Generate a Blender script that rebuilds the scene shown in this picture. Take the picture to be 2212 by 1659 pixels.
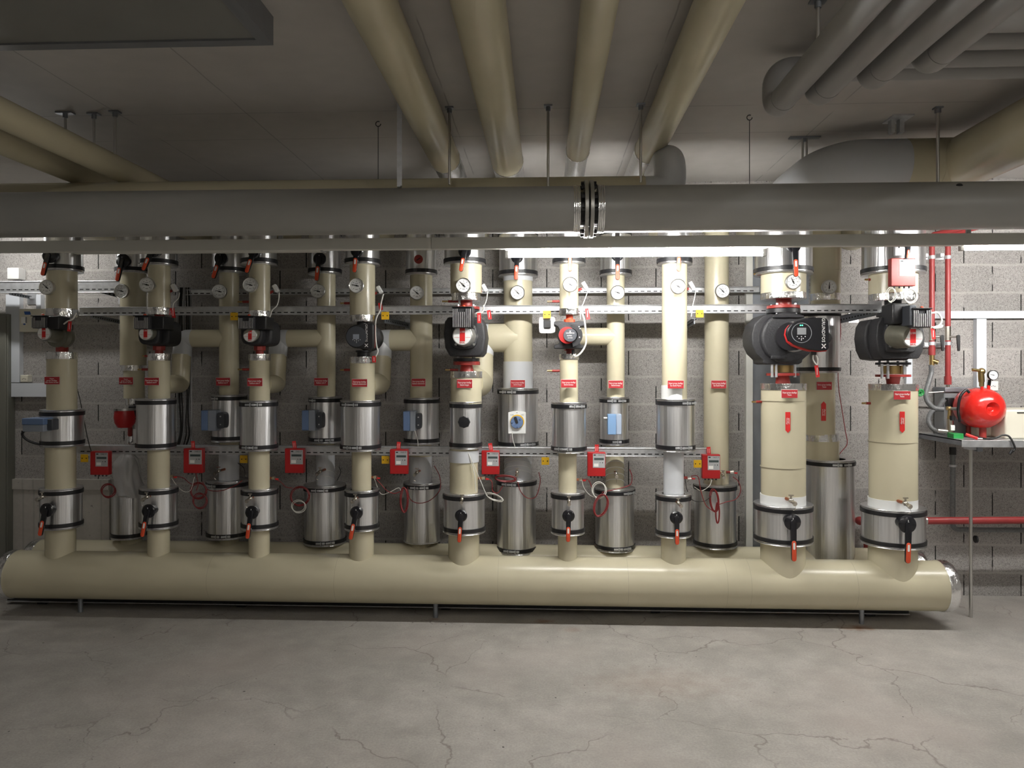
import bpy, math, random
from mathutils import Vector, Matrix
random.seed(7)
for o in list(bpy.data.objects):
    bpy.data.objects.remove(o, do_unlink=True)
SC = bpy.context.scene
COL = SC.collection

# ---------------------------------------------------------------- camera, world, exposure
F = 1600.0; CX = 1106.0; HY = 802.0; CH = 1.63
TH = math.atan(0.045)
cs, sn = math.cos(TH), math.sin(TH)
cam_d = bpy.data.cameras.new('camera'); cam = bpy.data.objects.new('camera', cam_d); COL.objects.link(cam)
cam.location = (0, 0, CH); cam.rotation_euler = (math.pi/2, 0, TH)
cam_d.sensor_fit = 'HORIZONTAL'; cam_d.sensor_width = 36; cam_d.lens = 36*F/2212
cam_d.shift_y = -27.5/2212
cam_d.clip_start = 0.05; cam_d.clip_end = 60
SC.camera = cam
W = bpy.data.worlds.new('world'); SC.world = W; W.use_nodes = True
W.node_tree.nodes['Background'].inputs[0].default_value = (0.8, 0.85, 0.9, 1)
W.node_tree.nodes['Background'].inputs[1].default_value = 0.02
SC.view_settings.view_transform = 'Standard'; SC.view_settings.look = 'None'
SC.view_settings.exposure = 0.0; SC.view_settings.gamma = 1.0
SC.view_settings.use_curve_mapping = False
try:
    SC.cycles.use_denoising = True
    SC.cycles.max_bounces = 8; SC.cycles.diffuse_bounces = 4; SC.cycles.glossy_bounces = 4
    SC.cycles.sample_clamp_indirect = 6
except Exception: pass
TUBE = 215.0          # radiance of the lit tube over the pumps
ROOM_TUBE = 60.0      # radiance of the ceiling tubes over the room behind the camera

def P(px, py, Y):
    """world point seen at pixel px,py on the plane y = Y"""
    u = (px-CX)/F; v = (HY-py)/F
    d = Vector((-sn+u*cs, cs+u*sn, v)); t = Y/d.y
    return Vector((d.x*t, Y, CH+d.z*t))
def S(px, Y):
    """metres per pixel at pixel px on the plane y = Y"""
    u = (px-CX)/F
    return Y/(cs+u*sn)/F
def V(*a): return Vector(a)

ZC = 3.03; YW = 5.53
YF = 4.88; YB = 5.27

# ---------------------------------------------------------------- materials
def mat(name, col, rough=0.5, metal=0.0, nscale=0, namt=0.0, bump=0.0, bscale=40, emit=0, stretch=None, alpha=1, coat=0, spec=0.5, trans=0, aniso=0):
    m = bpy.data.materials.new(name); m.use_nodes = True
    nt = m.node_tree; b = nt.nodes['Principled BSDF']
    b.inputs['Base Color'].default_value = (*col, 1); b.inputs['Roughness'].default_value = rough
    b.inputs['Metallic'].default_value = metal
    b.inputs['Specular IOR Level'].default_value = spec
    if coat: b.inputs['Coat Weight'].default_value = coat; b.inputs['Coat Roughness'].default_value = 0.15
    if aniso:
        b.inputs['Anisotropic'].default_value = aniso
        tg = nt.nodes.new('ShaderNodeTangent'); tg.direction_type = 'RADIAL'; tg.axis = 'Z'; b.inputs['Anisotropic Rotation'].default_value = .25; nt.links.new(tg.outputs[0], b.inputs['Tangent'])
    if alpha < 1: b.inputs['Alpha'].default_value = alpha
    if trans: b.inputs['Transmission Weight'].default_value = trans
    if emit:
        b.inputs['Emission Color'].default_value = (*col, 1); b.inputs['Emission Strength'].default_value = emit
    if namt or bump:
        tc = nt.nodes.new('ShaderNodeTexCoord'); mp = nt.nodes.new('ShaderNodeMapping')
        nt.links.new(tc.outputs['Object'], mp.inputs[0])
        if stretch: mp.inputs['Scale'].default_value = stretch
    if namt:
        n = nt.nodes.new('ShaderNodeTexNoise'); n.inputs['Scale'].default_value = nscale; n.inputs['Detail'].default_value = 5
        nt.links.new(mp.outputs[0], n.inputs['Vector'])
        mr = nt.nodes.new('ShaderNodeMapRange'); mr.inputs[1].default_value = .3; mr.inputs[2].default_value = .7
        mr.inputs[3].default_value = 1-namt; mr.inputs[4].default_value = 1+namt
        nt.links.new(n.outputs[0], mr.inputs[0])
        mx = nt.nodes.new('ShaderNodeVectorMath'); mx.operation = 'SCALE'; mx.inputs[0].default_value = col
        nt.links.new(mr.outputs[0], mx.inputs['Scale']); nt.links.new(mx.outputs[0], b.inputs['Base Color'])
    if bump:
        n2 = nt.nodes.new('ShaderNodeTexNoise'); n2.inputs['Scale'].default_value = bscale; n2.inputs['Detail'].default_value = 3
        nt.links.new(mp.outputs[0], n2.inputs['Vector'])
        bp = nt.nodes.new('ShaderNodeBump'); bp.inputs['Strength'].default_value = bump; bp.inputs['Distance'].default_value = .01
        nt.links.new(n2.outputs[0], bp.inputs['Height']); nt.links.new(bp.outputs[0], b.inputs['Normal'])
    return m
M = {}
M['cream'] = mat('cream_pvc', (.55, .505, .365), .27, 0, 3, .05, .15, 7)
M['greypvc'] = mat('grey_pvc', (.56, .575, .60), .35, 0, 4, .04, .12, 9)
M['whitepvc'] = mat('white_pvc', (.76, .77, .76), .35, 0, 4, .04, .15, 12)
M['bigpipe'] = mat('grey_pipe_cladding', (.335, .335, .32), .38, 0, 2, .06, .05, 6)
M['darkpipe'] = mat('grey_ceiling_pipe', (.27, .265, .26), .42, 0, 2, .05, .06, 6)
M['alu'] = mat('brushed_aluminium', (.78, .78, .79), .30, .95, 30, .10, .22, 22, stretch=(3, 3, .06), aniso=.75)
M['foil'] = mat('crinkled_foil', (.92, .92, .93), .17, 1, 20, .05, .8, 38, stretch=(1, 1, .4))
M['zinc'] = mat('galvanised_steel', (.60, .61, .63), .40, .75, 25, .12, .05, 60)
M['zincdull'] = mat('dull_zinc_sheet', (.30, .32, .35), .45, .85, 8, .18, .05, 20, stretch=(1, 1, .5))
M['steel'] = mat('steel', (.62, .61, .59), .3, 1)
M['rubber'] = mat('black_rubber', (.012, .012, .014), .38)
M['black'] = mat('black_plastic', (.014, .014, .016), .42, bump=.1, bscale=200)
M['foam'] = mat('black_foam_shell', (.022, .022, .025), .55, 0, 60, .2, .25, 150)
M['blackgloss'] = mat('black_gloss', (.012, .012, .015), .2)
M['finblk'] = mat('black_fin_casting', (.05, .05, .055), .35, .3)
M['finedge'] = mat('bare_fin_edge', (.50, .50, .50), .45, .2)
M['motor'] = mat('grey_green_casting', (.17, .165, .13), .45, .35, 40, .08)
M['castgrey'] = mat('grey_casting', (.45, .45, .43), .35, .8)
M['redgrip'] = mat('red_orange_grip', (.72, .085, .03), .42)
M['redpaint'] = mat('dark_red_paint', (.28, .028, .022), .4, 0, 10, .1)
M['redpipe'] = mat('red_oxide_pipe', (.30, .035, .035), .42, 0, 12, .08)
M['redbox'] = mat('red_plastic_box', (.42, .012, .014), .38)
M['redtank'] = mat('red_tank_paint', (.68, .02, .014), .22, coat=.5)
M['redlabel'] = mat('red_engraved_plate', (.42, .028, .035), .4)
M['redtag'] = mat('red_tag', (.60, .02, .02), .45)
M['redwire'] = mat('red_wire', (.22, .02, .022), .5)
M['whitewire'] = mat('white_wire', (.72, .71, .66), .5)
M['blackwire'] = mat('black_wire', (.015, .015, .015), .5)
M['greyhose'] = mat('grey_hose', (.16, .165, .17), .4, 0, 80, .2)
M['white'] = mat('white_plastic', (.78, .78, .77), .4)
M['trunk'] = mat('white_trunking', (.66, .69, .74), .4)
M['seamline'] = mat('faint_seam', (.36, .32, .23), .5)
M['ivory'] = mat('ivory_plastic', (.72, .69, .58), .42)
M['paperwhite'] = mat('white_print', (.88, .87, .84), .5)
M['dialwhite'] = mat('dial_white', (.80, .81, .80), .4)
M['print'] = mat('black_print', (.01, .01, .01), .6)
M['whiteprint'] = mat('white_letters', (.85, .82, .80), .5)
M['yellow'] = mat('yellow_plate', (.85, .50, .015), .45)
M['brass'] = mat('brass', (.50, .36, .16), .32, 1)
M['copper'] = mat('copper', (.42, .16, .09), .4, .9)
M['nickel'] = mat('nickel', (.62, .58, .52), .25, 1)
M['blue'] = mat('blue_cover', (.13, .20, .36), .42)
M['bluegrey'] = mat('blue_grey_housing', (.25, .28, .33), .45)
M['darkgrey'] = mat('dark_grey_plastic', (.05, .055, .065), .45)
M['midgrey'] = mat('mid_grey_plastic', (.28, .29, .30), .45)
M['lcd'] = mat('dark_lcd', (.06, .08, .08), .2)
M['lcdgreen'] = mat('pale_green_lcd', (.22, .34, .30), .25)
M['green'] = mat('green_paint', (.02, .28, .06), .4)
M['led'] = mat('green_led', (.1, 1, .5), .4, emit=2)
M['bluelabel'] = mat('blue_label', (.03, .10, .35), .4)
M['cabinet'] = mat('grey_green_cabinet', (.17, .17, .145), .45)
M['duct'] = mat('grey_duct_sheet', (.24, .25, .27), .42, .5, 6, .06)
M['ductb'] = mat('grey_duct_underside', (.20, .20, .19), .5, 0, 5, .05)
M['rail'] = mat('grey_white_rail', (.66, .655, .61), .42)
M['bag'] = mat('clear_plastic_bag', (.55, .53, .52), .25, alpha=.55, bump=.6, bscale=25)
M['tube_on'] = mat('lit_tube', (1, .985, .95), .5, emit=TUBE)
M['tube_wall'] = mat('lit_wall_tube', (1, .985, .95), .5, emit=TUBE*.32)
M['tube_room'] = mat('lit_room_tube', (1, .965, .92), .5, emit=ROOM_TUBE)
M['roomwall'] = mat('painted_wall', (.5, .49, .47), .8, 0, 3, .05)

def lk(nt, a, b): nt.links.new(a, b)
def mth(nt, op, a, b=None, c=None, clamp=False):
    n = nt.nodes.new('ShaderNodeMath'); n.operation = op; n.use_clamp = clamp
    for i, x in enumerate((a, b, c)):
        if x is None: continue
        if isinstance(x, (int, float)): n.inputs[i].default_value = x
        else: lk(nt, x, n.inputs[i])
    return n.outputs[0]
def noise(nt, vec, scale, detail=4, rough=.5):
    n = nt.nodes.new('ShaderNodeTexNoise'); n.inputs['Scale'].default_value = scale
    n.inputs['Detail'].default_value = detail; n.inputs['Roughness'].default_value = rough
    lk(nt, vec, n.inputs['Vector']); return n.outputs[0]
def ramp(nt, v, lo, hi, a=0.0, b=1.0):
    n = nt.nodes.new('ShaderNodeMapRange'); n.clamp = True
    n.inputs[1].default_value = lo; n.inputs[2].default_value = hi; n.inputs[3].default_value = a; n.inputs[4].default_value = b
    lk(nt, v, n.inputs[0]); return n.outputs[0]
def mixc(nt, f, a, b):
    n = nt.nodes.new('ShaderNodeMix'); n.data_type = 'RGBA'
    if isinstance(f, float): n.inputs[0].default_value = f
    else: lk(nt, f, n.inputs[0])
    for i, x in ((6, a), (7, b)):
        if isinstance(x, tuple): n.inputs[i].default_value = (*x, 1)
        else: lk(nt, x, n.inputs[i])
    return n.outputs[2]

def block_wall():
    m = bpy.data.materials.new('cinder_block'); m.use_nodes = True; nt = m.node_tree; b = nt.nodes['Principled BSDF']
    b.inputs['Roughness'].default_value = .85; b.inputs['Specular IOR Level'].default_value = .25
    tc = nt.nodes.new('ShaderNodeTexCoord'); sp = nt.nodes.new('ShaderNodeSeparateXYZ'); lk(nt, tc.outputs['Object'], sp.inputs[0])
    bw, bh = .404, .2035
    jx = P(2082, 1030, YW).x
    wob = noise(nt, tc.outputs['Object'], 12, 2)
    wv = mth(nt, 'MULTIPLY', mth(nt, 'SUBTRACT', wob, .5), .012)
    yy = mth(nt, 'DIVIDE', mth(nt, 'ADD', mth(nt, 'ADD', sp.outputs[2], wv), -.165+.407), bh)
    row = mth(nt, 'FLOOR', yy); fy = mth(nt, 'FRACT', yy)
    odd = mth(nt, 'FLOORED_MODULO', row, 2.0)
    xx = mth(nt, 'ADD', mth(nt, 'DIVIDE', mth(nt, 'ADD', sp.outputs[0], -jx+40*bw), bw), mth(nt, 'MULTIPLY', mth(nt, 'SUBTRACT', 1.0, odd), .5))
    cell = mth(nt, 'FLOOR', xx); fx = mth(nt, 'FRACT', xx)
    # vertical joint: a thin open gap; horizontal joint: a paler mortar bed
    dx = mth(nt, 'MINIMUM', fx, mth(nt, 'SUBTRACT', 1.0, fx)); dy = mth(nt, 'MINIMUM', fy, mth(nt, 'SUBTRACT', 1.0, fy))
    gap = mth(nt, 'MULTIPLY', ramp(nt, dx, .007, .012, 1, 0), ramp(nt, dy, .04, .07, 0, 1))
    gap = mth(nt, 'MULTIPLY', gap, ramp(nt, noise(nt, tc.outputs['Object'], 7, 2), .38, .45))
    mort = ramp(nt, dy, .015, .06, 1, 0)
    cb = nt.nodes.new('ShaderNodeCombineXYZ'); lk(nt, cell, cb.inputs[0]); lk(nt, row, cb.inputs[1])
    wn = nt.nodes.new('ShaderNodeTexWhiteNoise'); lk(nt, cb.outputs[0], wn.inputs[0])
    grain = noise(nt, tc.outputs['Object'], 55, 6, .75)
    fine = noise(nt, tc.outputs['Object'], 190, 2, .5)
    pores = mth(nt, 'MULTIPLY', ramp(nt, fine, .36, .42, 1, 0), ramp(nt, mort, 0, 1, 1, .25))
    pale = ramp(nt, noise(nt, tc.outputs['Object'], 130, 2), .60, .68)
    val = mth(nt, 'MULTIPLY', ramp(nt, wn.outputs[0], 0, 1, .84, 1.1), ramp(nt, grain, .3, .7, .80, 1.18))
    val = mth(nt, 'MULTIPLY', val, ramp(nt, noise(nt, tc.outputs['Object'], 1.3, 3), .3, .7, .88, 1.1))
    base = nt.nodes.new('ShaderNodeVectorMath'); base.operation = 'SCALE'; base.inputs[0].default_value = (.395, .375, .36); lk(nt, val, base.inputs['Scale'])
    c = mixc(nt, mth(nt, 'MULTIPLY', pale, .45), base.outputs[0], (.62, .60, .58))
    c = mixc(nt, mth(nt, 'MULTIPLY', mort, .40), c, (.50, .475, .45))
    c = mixc(nt, mth(nt, 'MULTIPLY', pores, .72), c, (.07, .065, .06))
    c = mixc(nt, gap, c, (.015, .015, .015))
    lk(nt, c, b.inputs['Base Color'])
    h = mth(nt, 'SUBTRACT', mth(nt, 'SUBTRACT', grain, mth(nt, 'MULTIPLY', pores, .6)), gap)
    bp = nt.nodes.new('ShaderNodeBump'); bp.inputs['Strength'].default_value = .5; bp.inputs['Distance'].default_value = .006
    lk(nt, h, bp.inputs['Height']); lk(nt, bp.outputs[0], b.inputs['Normal'])
    return m

def concrete_floor():
    m = bpy.data.materials.new('concrete_floor'); m.use_nodes = True; nt = m.node_tree; b = nt.nodes['Principled BSDF']
    b.inputs['Specular IOR Level'].default_value = .35
    tc = nt.nodes.new('ShaderNodeTexCoord'); o = tc.outputs['Object']
    big = noise(nt, o, 1.1, 6, .6); mid = noise(nt, o, 7, 6, .65); fine = noise(nt, o, 90, 4, .7)
    val = mth(nt, 'MULTIPLY', mth(nt, 'MULTIPLY', ramp(nt, big, .3, .7, .80, 1.16), ramp(nt, mid, .3, .7, .84, 1.14)), ramp(nt, fine, .3, .7, .84, 1.13))
    sc = nt.nodes.new('ShaderNodeVectorMath'); sc.operation = 'SCALE'; sc.inputs[0].default_value = (.355, .335, .308); lk(nt, val, sc.inputs['Scale'])
    c = mixc(nt, mth(nt, 'MULTIPLY', ramp(nt, noise(nt, o, .9, 3), .5, .72), .45), sc.outputs[0], (.385, .335, .305))
    # meandering cracks
    wn = nt.nodes.new('ShaderNodeTexNoise'); wn.inputs['Scale'].default_value = 3.5; wn.inputs['Detail'].default_value = 5; lk(nt, o, wn.inputs['Vector'])
    wv = nt.nodes.new('ShaderNodeVectorMath'); wv.operation = 'MULTIPLY_ADD'; lk(nt, wn.outputs[1], wv.inputs[0]); wv.inputs[1].default_value = (.45, .45, 0); lk(nt, o, wv.inputs[2])
    vo = nt.nodes.new('ShaderNodeTexVoronoi'); vo.feature = 'DISTANCE_TO_EDGE'; vo.inputs['Scale'].default_value = 1.0; lk(nt, wv.outputs[0], vo.inputs['Vector'])
    crack = mth(nt, 'MULTIPLY', ramp(nt, vo.outputs['Distance'], .001, .005, 1, 0), ramp(nt, noise(nt, o, 1.2, 2), .42, .52))
    c = mixc(nt, mth(nt, 'MULTIPLY', crack, .55), c, (.13, .11, .095))
    specks = mth(nt, 'MULTIPLY', ramp(nt, noise(nt, o, 46, 1, .3), .775, .79), ramp(nt, noise(nt, o, 2.1, 2), .45, .55))
    c = mixc(nt, mth(nt, 'MULTIPLY', specks, .9), c, (.03, .028, .025))
    # rust stains around the manifold feet
    sp = nt.nodes.new('ShaderNodeSeparateXYZ'); lk(nt, o, sp.inputs[0])
    for (x, y, r, s) in ((P(1845, 1352, YF).x, 4.80, .13, .8), (P(1180, 1335, YF).x, 4.83, .09, .7), (P(1230, 1357, 4.7).x, 4.68, .10, .3), (P(1420, 1500, 3.9).x+.02, 3.9, .5, .16), (P(940, 1330, 4.8).x, 4.84, .06, .4)):
        d = mth(nt, 'SQRT', mth(nt, 'ADD', mth(nt, 'POWER', mth(nt, 'SUBTRACT', sp.outputs[0], x), 2.0), mth(nt, 'POWER', mth(nt, 'MULTIPLY', mth(nt, 'SUBTRACT', sp.outputs[1], y), 2.0), 2.0)))
        d = mth(nt, 'ADD', d, mth(nt, 'MULTIPLY', mth(nt, 'SUBTRACT', noise(nt, o, 14, 4), .5), r*1.6))
        c = mixc(nt, mth(nt, 'MULTIPLY', ramp(nt, d, 0, r, 1, 0), s), c, (.22, .09, .03))
    lk(nt, c, b.inputs['Base Color'])
    lk(nt, ramp(nt, mid, .3, .7, .5, .72), b.inputs['Roughness'])
    bp = nt.nodes.new('ShaderNodeBump'); bp.inputs['Strength'].default_value = .12; bp.inputs['Distance'].default_value = .004
    lk(nt, mth(nt, 'SUBTRACT', fine, crack), bp.inputs['Height']); lk(nt, bp.outputs[0], b.inputs['Normal'])
    return m

def ceiling_mat():
    m = bpy.data.materials.new('cast_ceiling'); m.use_nodes = True; nt = m.node_tree; b = nt.nodes['Principled BSDF']
    b.inputs['Roughness'].default_value = .75; b.inputs['Specular IOR Level'].default_value = .25
    tc = nt.nodes.new('ShaderNodeTexCoord'); o = tc.outputs['Object']
    sp = nt.nodes.new('ShaderNodeSeparateXYZ'); lk(nt, o, sp.inputs[0])
    val = mth(nt, 'MULTIPLY', ramp(nt, noise(nt, o, .8, 4), .3, .7, .93, 1.06), ramp(nt, noise(nt, o, 9, 5), .3, .7, .965, 1.03))
    sc = nt.nodes.new('ShaderNodeVectorMath'); sc.operation = 'SCALE'; sc.inputs[0].default_value = (.44, .42, .40); lk(nt, val, sc.inputs['Scale'])
    wob = mth(nt, 'MULTIPLY', mth(nt, 'SUBTRACT', noise(nt, o, 5, 3), .5), .012)
    c = sc.outputs[0]
    brk = ramp(nt, noise(nt, o, 2.3, 2), .36, .44)
    for x in (-2.32, -1.62, -.51, .51, 1.55, 2.6):
        d = mth(nt, 'ABSOLUTE', mth(nt, 'ADD', mth(nt, 'SUBTRACT', sp.outputs[0], x), wob))
        c = mixc(nt, mth(nt, 'MULTIPLY', mth(nt, 'MULTIPLY', ramp(nt, d, .0015, .005, 1, 0), .5), brk), c, (.16, .15, .14))
    brk2 = ramp(nt, noise(nt, o, 1.6, 2), .42, .5)
    for y in (4.40, 3.95, 2.4):
        d = mth(nt, 'ABSOLUTE', mth(nt, 'ADD', mth(nt, 'SUBTRACT', sp.outputs[1], y), wob))
        c = mixc(nt, mth(nt, 'MULTIPLY', mth(nt, 'MULTIPLY', ramp(nt, d, .002, .007, 1, 0), .38), brk2), c, (.17, .16, .15))
    lk(nt, c, b.inputs['Base Color'])
    return m

def shutter_concrete():
    m = bpy.data.materials.new('shuttered_concrete'); m.use_nodes = True; nt = m.node_tree; b = nt.nodes['Principled BSDF']
    b.inputs['Roughness'].default_value = .7
    tc = nt.nodes.new('ShaderNodeTexCoord'); o = tc.outputs['Object']
    sp = nt.nodes.new('ShaderNodeSeparateXYZ'); lk(nt, o, sp.inputs[0])
    val = mth(nt, 'MULTIPLY', ramp(nt, noise(nt, o, 3, 5), .3, .7, .86, 1.12), ramp(nt, noise(nt, o, 30, 4), .3, .7, .95, 1.05))
    sc = nt.nodes.new('ShaderNodeVectorMath'); sc.operation = 'SCALE'; sc.inputs[0].default_value = (.47, .445, .41); lk(nt, val, sc.inputs['Scale'])
    holes = ramp(nt, noise(nt, o, 26, 2), .26, .30, 1, 0)
    c = mixc(nt, mth(nt, 'MULTIPLY', holes, .7), sc.outputs[0], (.13, .11, .10))
    for px in (55, 78, 223):
        x = P(px, 1100, YW).x
        d = mth(nt, 'ABSOLUTE', mth(nt, 'SUBTRACT', sp.outputs[0], x))
        c = mixc(nt, mth(nt, 'MULTIPLY', ramp(nt, d, .003, .010, 1, 0), .35), c, (.24, .22, .20))
    lk(nt, c, b.inputs['Base Color'])
    return m
M['block'] = block_wall(); M['floor'] = concrete_floor(); M['ceiling'] = ceiling_mat(); M['shutter'] = shutter_concrete()

# ---------------------------------------------------------------- mesh helpers
ORG = {}
def frame(ax):
    ax = ax.normalized()
    h = V(0, 0, 1) if abs(ax.z) < .9 else V(1, 0, 0)
    u = ax.cross(h).normalized(); w = u.cross(ax).normalized()
    return u, w, ax
class MB:
    def __init__(s): s.v = []; s.f = []; s.m = []; s.mi = 0
    def add(s, vs, fs):
        n = len(s.v); s.v += [Vector(a) for a in vs]; s.f += [tuple(i+n for i in q) for q in fs]; s.m += [s.mi]*len(fs); return s
    def box(s, x0, x1, y0, y1, z0, z1):
        x0, x1 = sorted((x0, x1)); y0, y1 = sorted((y0, y1)); z0, z1 = sorted((z0, z1))
        vs = [(x0,y0,z0),(x1,y0,z0),(x1,y1,z0),(x0,y1,z0),(x0,y0,z1),(x1,y0,z1),(x1,y1,z1),(x0,y1,z1)]
        return s.add(vs, [(0,3,2,1),(4,5,6,7),(0,1,5,4),(1,2,6,5),(2,3,7,6),(3,0,4,7)])
    def obox(s, c, size, mtx=None):
        mtx = mtx or Matrix.Identity(3); c = Vector(c); vs = []
        for z in (-1, 1):
            for (x, y) in ((-1,-1),(1,-1),(1,1),(-1,1)):
                vs.append(c + mtx @ V(x*size[0]/2, y*size[1]/2, z*size[2]/2))
        return s.add(vs, [(0,3,2,1),(4,5,6,7),(0,1,5,4),(1,2,6,5),(2,3,7,6),(3,0,4,7)])
    def lathe(s, base, axis, prof, n=32, closed=True):
        u, w, a = frame(Vector(axis)); base = Vector(base); vs = []; fs = []
        for (r, h) in prof:
            for i in range(n):
                t = 2*math.pi*i/n
                vs.append(base + a*h + (u*math.cos(t)+w*math.sin(t))*r)
        k = len(prof)
        for j in range(k-1):
            for i in range(n):
                i2 = (i+1) % n
                fs.append((j*n+i, (j+1)*n+i, (j+1)*n+i2, j*n+i2))
        if closed:
            if prof[0][0] > 1e-6: fs.append(tuple(range(n)))
            if prof[-1][0] > 1e-6: fs.append(tuple((k-1)*n+i for i in reversed(range(n))))
        return s.add(vs, fs)
    def cyl(s, p, q, r, r2=None, n=24):
        p = Vector(p); q = Vector(q)
        return s.lathe(p, q-p, [(r, 0), (r if r2 is None else r2, (q-p).length)], n)
    def ring(s, base, axis, r0, r1, h0, h1, n=40):
        return s.lathe(base, axis, [(r0, h0), (r1, h0), (r1, h1), (r0, h1), (r0, h0)], n, False)
    def sphere(s, c, rx, ry=None, rz=None, n=20, k=12):
        ry = ry or rx; rz = rz or rx; vs = []; fs = []; c = Vector(c)
        for j in range(k+1):
            ph = math.pi*j/k
            for i in range(n):
                t = 2*math.pi*i/n
                vs.append(c+V(rx*math.sin(ph)*math.cos(t), ry*math.sin(ph)*math.sin(t), -rz*math.cos(ph)))
        for j in range(k):
            for i in range(n):
                fs.append((j*n+i, j*n+(i+1) % n, (j+1)*n+(i+1) % n, (j+1)*n+i))
        return s.add(vs, fs)
    def tube(s, pts, r, n=16, fil=0, seg=8, cap=True):
        pts = [Vector(p) for p in pts]
        if fil: pts = fillet(pts, fil, seg)
        vs = []; fs = []; u = None
        for i, p in enumerate(pts):
            d = (pts[min(i+1, len(pts)-1)]-pts[max(i-1, 0)]).normalized()
            if u is None: u, w, _ = frame(d)
            else:
                u = (u - d*u.dot(d)).normalized(); w = u.cross(d)
            rr = r[i] if isinstance(r, (list, tuple)) else r
            k = 1.0
            if 0 < i < len(pts)-1:
                a = (pts[i]-pts[i-1]).normalized(); b = (pts[i+1]-pts[i]).normalized()
                k = 1/max(.5, math.cos(a.angle(b, 0)/2))
            for j in range(n):
                t = 2*math.pi*j/n; vs.append(p+(u*math.cos(t)+w*math.sin(t))*rr)
        for i in range(len(pts)-1):
            for j in range(n):
                j2 = (j+1) % n
                fs.append((i*n+j, i*n+j2, (i+1)*n+j2, (i+1)*n+j))
        if cap:
            fs.append(tuple(reversed(range(n)))); fs.append(tuple((len(pts)-1)*n+j for j in range(n)))
        return s.add(vs, fs)
    def prism(s, pts, y0, y1, inset=0):
        """outline [(x,z)] extruded from y0 (front) to y1; inset rounds the front edge"""
        n = len(pts); cx = sum(p[0] for p in pts)/n; cz = sum(p[1] for p in pts)/n
        R = sum(math.hypot(p[0]-cx, p[1]-cz) for p in pts)/n
        rings = []
        if inset:
            for a in (90, 65, 40, 20, 0):
                k = 1-inset*(1-math.cos(math.radians(a)))/R
                rings.append((k, y0+inset*(1-math.sin(math.radians(a)))))
            rings = [(1-inset*(1-math.cos(math.radians(a)))/R, y0+inset*(1-math.sin(math.radians(a)))) for a in (90, 65, 40, 20, 0)]
        else: rings = [(1, y0)]
        rings.append((1, y1)); vs = []; fs = []
        for (k, y) in rings:
            for (x, z) in pts: vs.append((cx+(x-cx)*k, y, cz+(z-cz)*k))
        m = len(rings)
        for j in range(m-1):
            for i in range(n):
                i2 = (i+1) % n; fs.append((j*n+i, (j+1)*n+i, (j+1)*n+i2, j*n+i2))
        fs.append(tuple(range(n))); fs.append(tuple((m-1)*n+i for i in reversed(range(n))))
        return s.add(vs, fs)
    def capsule(s, p, q, w0, w1, y0, y1, inset=0):
        p = Vector((p[0], p[1])); q = Vector((q[0], q[1])); d = (q-p).normalized(); a = math.atan2(d.y, d.x); pts = []
        for i in range(9):
            t = a-math.pi/2+math.pi*i/8; pts.append((q.x+w1*math.cos(t), q.y+w1*math.sin(t)))
        for i in range(9):
            t = a+math.pi/2+math.pi*i/8; pts.append((p.x+w0*math.cos(t), p.y+w0*math.sin(t)))
        return s.prism(pts, y0, y1, inset)
    def build(s, name, mats, parent=None, bev=0, label=None, sharp=38, seg=2):
        if not isinstance(mats, (list, tuple)): mats = [mats]
        me = bpy.data.meshes.new(name)
        if parent is not None: o0 = ORG[parent.name]
        else:
            xs = [v.x for v in s.v]; ys = [v.y for v in s.v]; zs = [v.z for v in s.v]
            o0 = V((min(xs)+max(xs))/2, (min(ys)+max(ys))/2, min(zs))
        me.from_pydata([tuple(v-o0) for v in s.v], [], s.f)
        for mm in mats: me.materials.append(M[mm] if isinstance(mm, str) else mm)
        me.polygons.foreach_set('material_index', s.m)
        me.polygons.foreach_set('use_smooth', [True]*len(s.f))
        me.update()
        import bmesh
        bm = bmesh.new(); bm.from_mesh(me); bmesh.ops.recalc_face_normals(bm, faces=bm.faces); bm.to_mesh(me); bm.free()
        me.set_sharp_from_angle(angle=math.radians(sharp))
        ob = bpy.data.objects.new(name, me); COL.objects.link(ob)
        if parent is not None: ob.parent = parent
        else: ob.location = o0
        ORG[ob.name] = o0
        if bev:
            b = ob.modifiers.new('bevel', 'BEVEL'); b.width = bev; b.segments = seg; b.limit_method = 'ANGLE'; b.angle_limit = math.radians(40); b.harden_normals = False
        if label: ob['label'] = label
        return ob
def fillet(pts, r, seg=8):
    out = [pts[0]]
    for i in range(1, len(pts)-1):
        p0, p, p1 = pts[i-1], pts[i], pts[i+1]
        a = (p0-p); b = (p1-p); la, lb = a.length, b.length; a.normalize(); b.normalize()
        ang = a.angle(b)
        if ang > math.pi-.01: out.append(p); continue
        rr = r[i-1] if isinstance(r, (list, tuple)) else r
        t = min(rr/math.tan(ang/2), la*.49, lb*.49); rr = t*math.tan(ang/2)
        s0 = p+a*t; s1 = p+b*t; bis = (a+b).normalized(); c = p+bis*(rr/math.sin(ang/2))
        v0 = s0-c; v1 = s1-c; th = v0.angle(v1)
        for k in range(seg+1):
            f = k/seg
            out.append(c+(v0*math.sin((1-f)*th)+v1*math.sin(f*th))/math.sin(th))
    out.append(pts[-1]); return out
def smooth_path(pts, k=8):
    pts = [Vector(p) for p in pts]; out = []
    P_ = [pts[0]*2-pts[1]]+pts+[pts[-1]*2-pts[-2]]
    for i in range(1, len(P_)-2):
        a, b, c, d = P_[i-1], P_[i], P_[i+1], P_[i+2]
        for j in range(k):
            t = j/k
            out.append(.5*((2*b)+(c-a)*t+(2*a-5*b+4*c-d)*t*t+(3*b-a-3*c+d)*t**3))
    out.append(pts[-1]); return out
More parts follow.
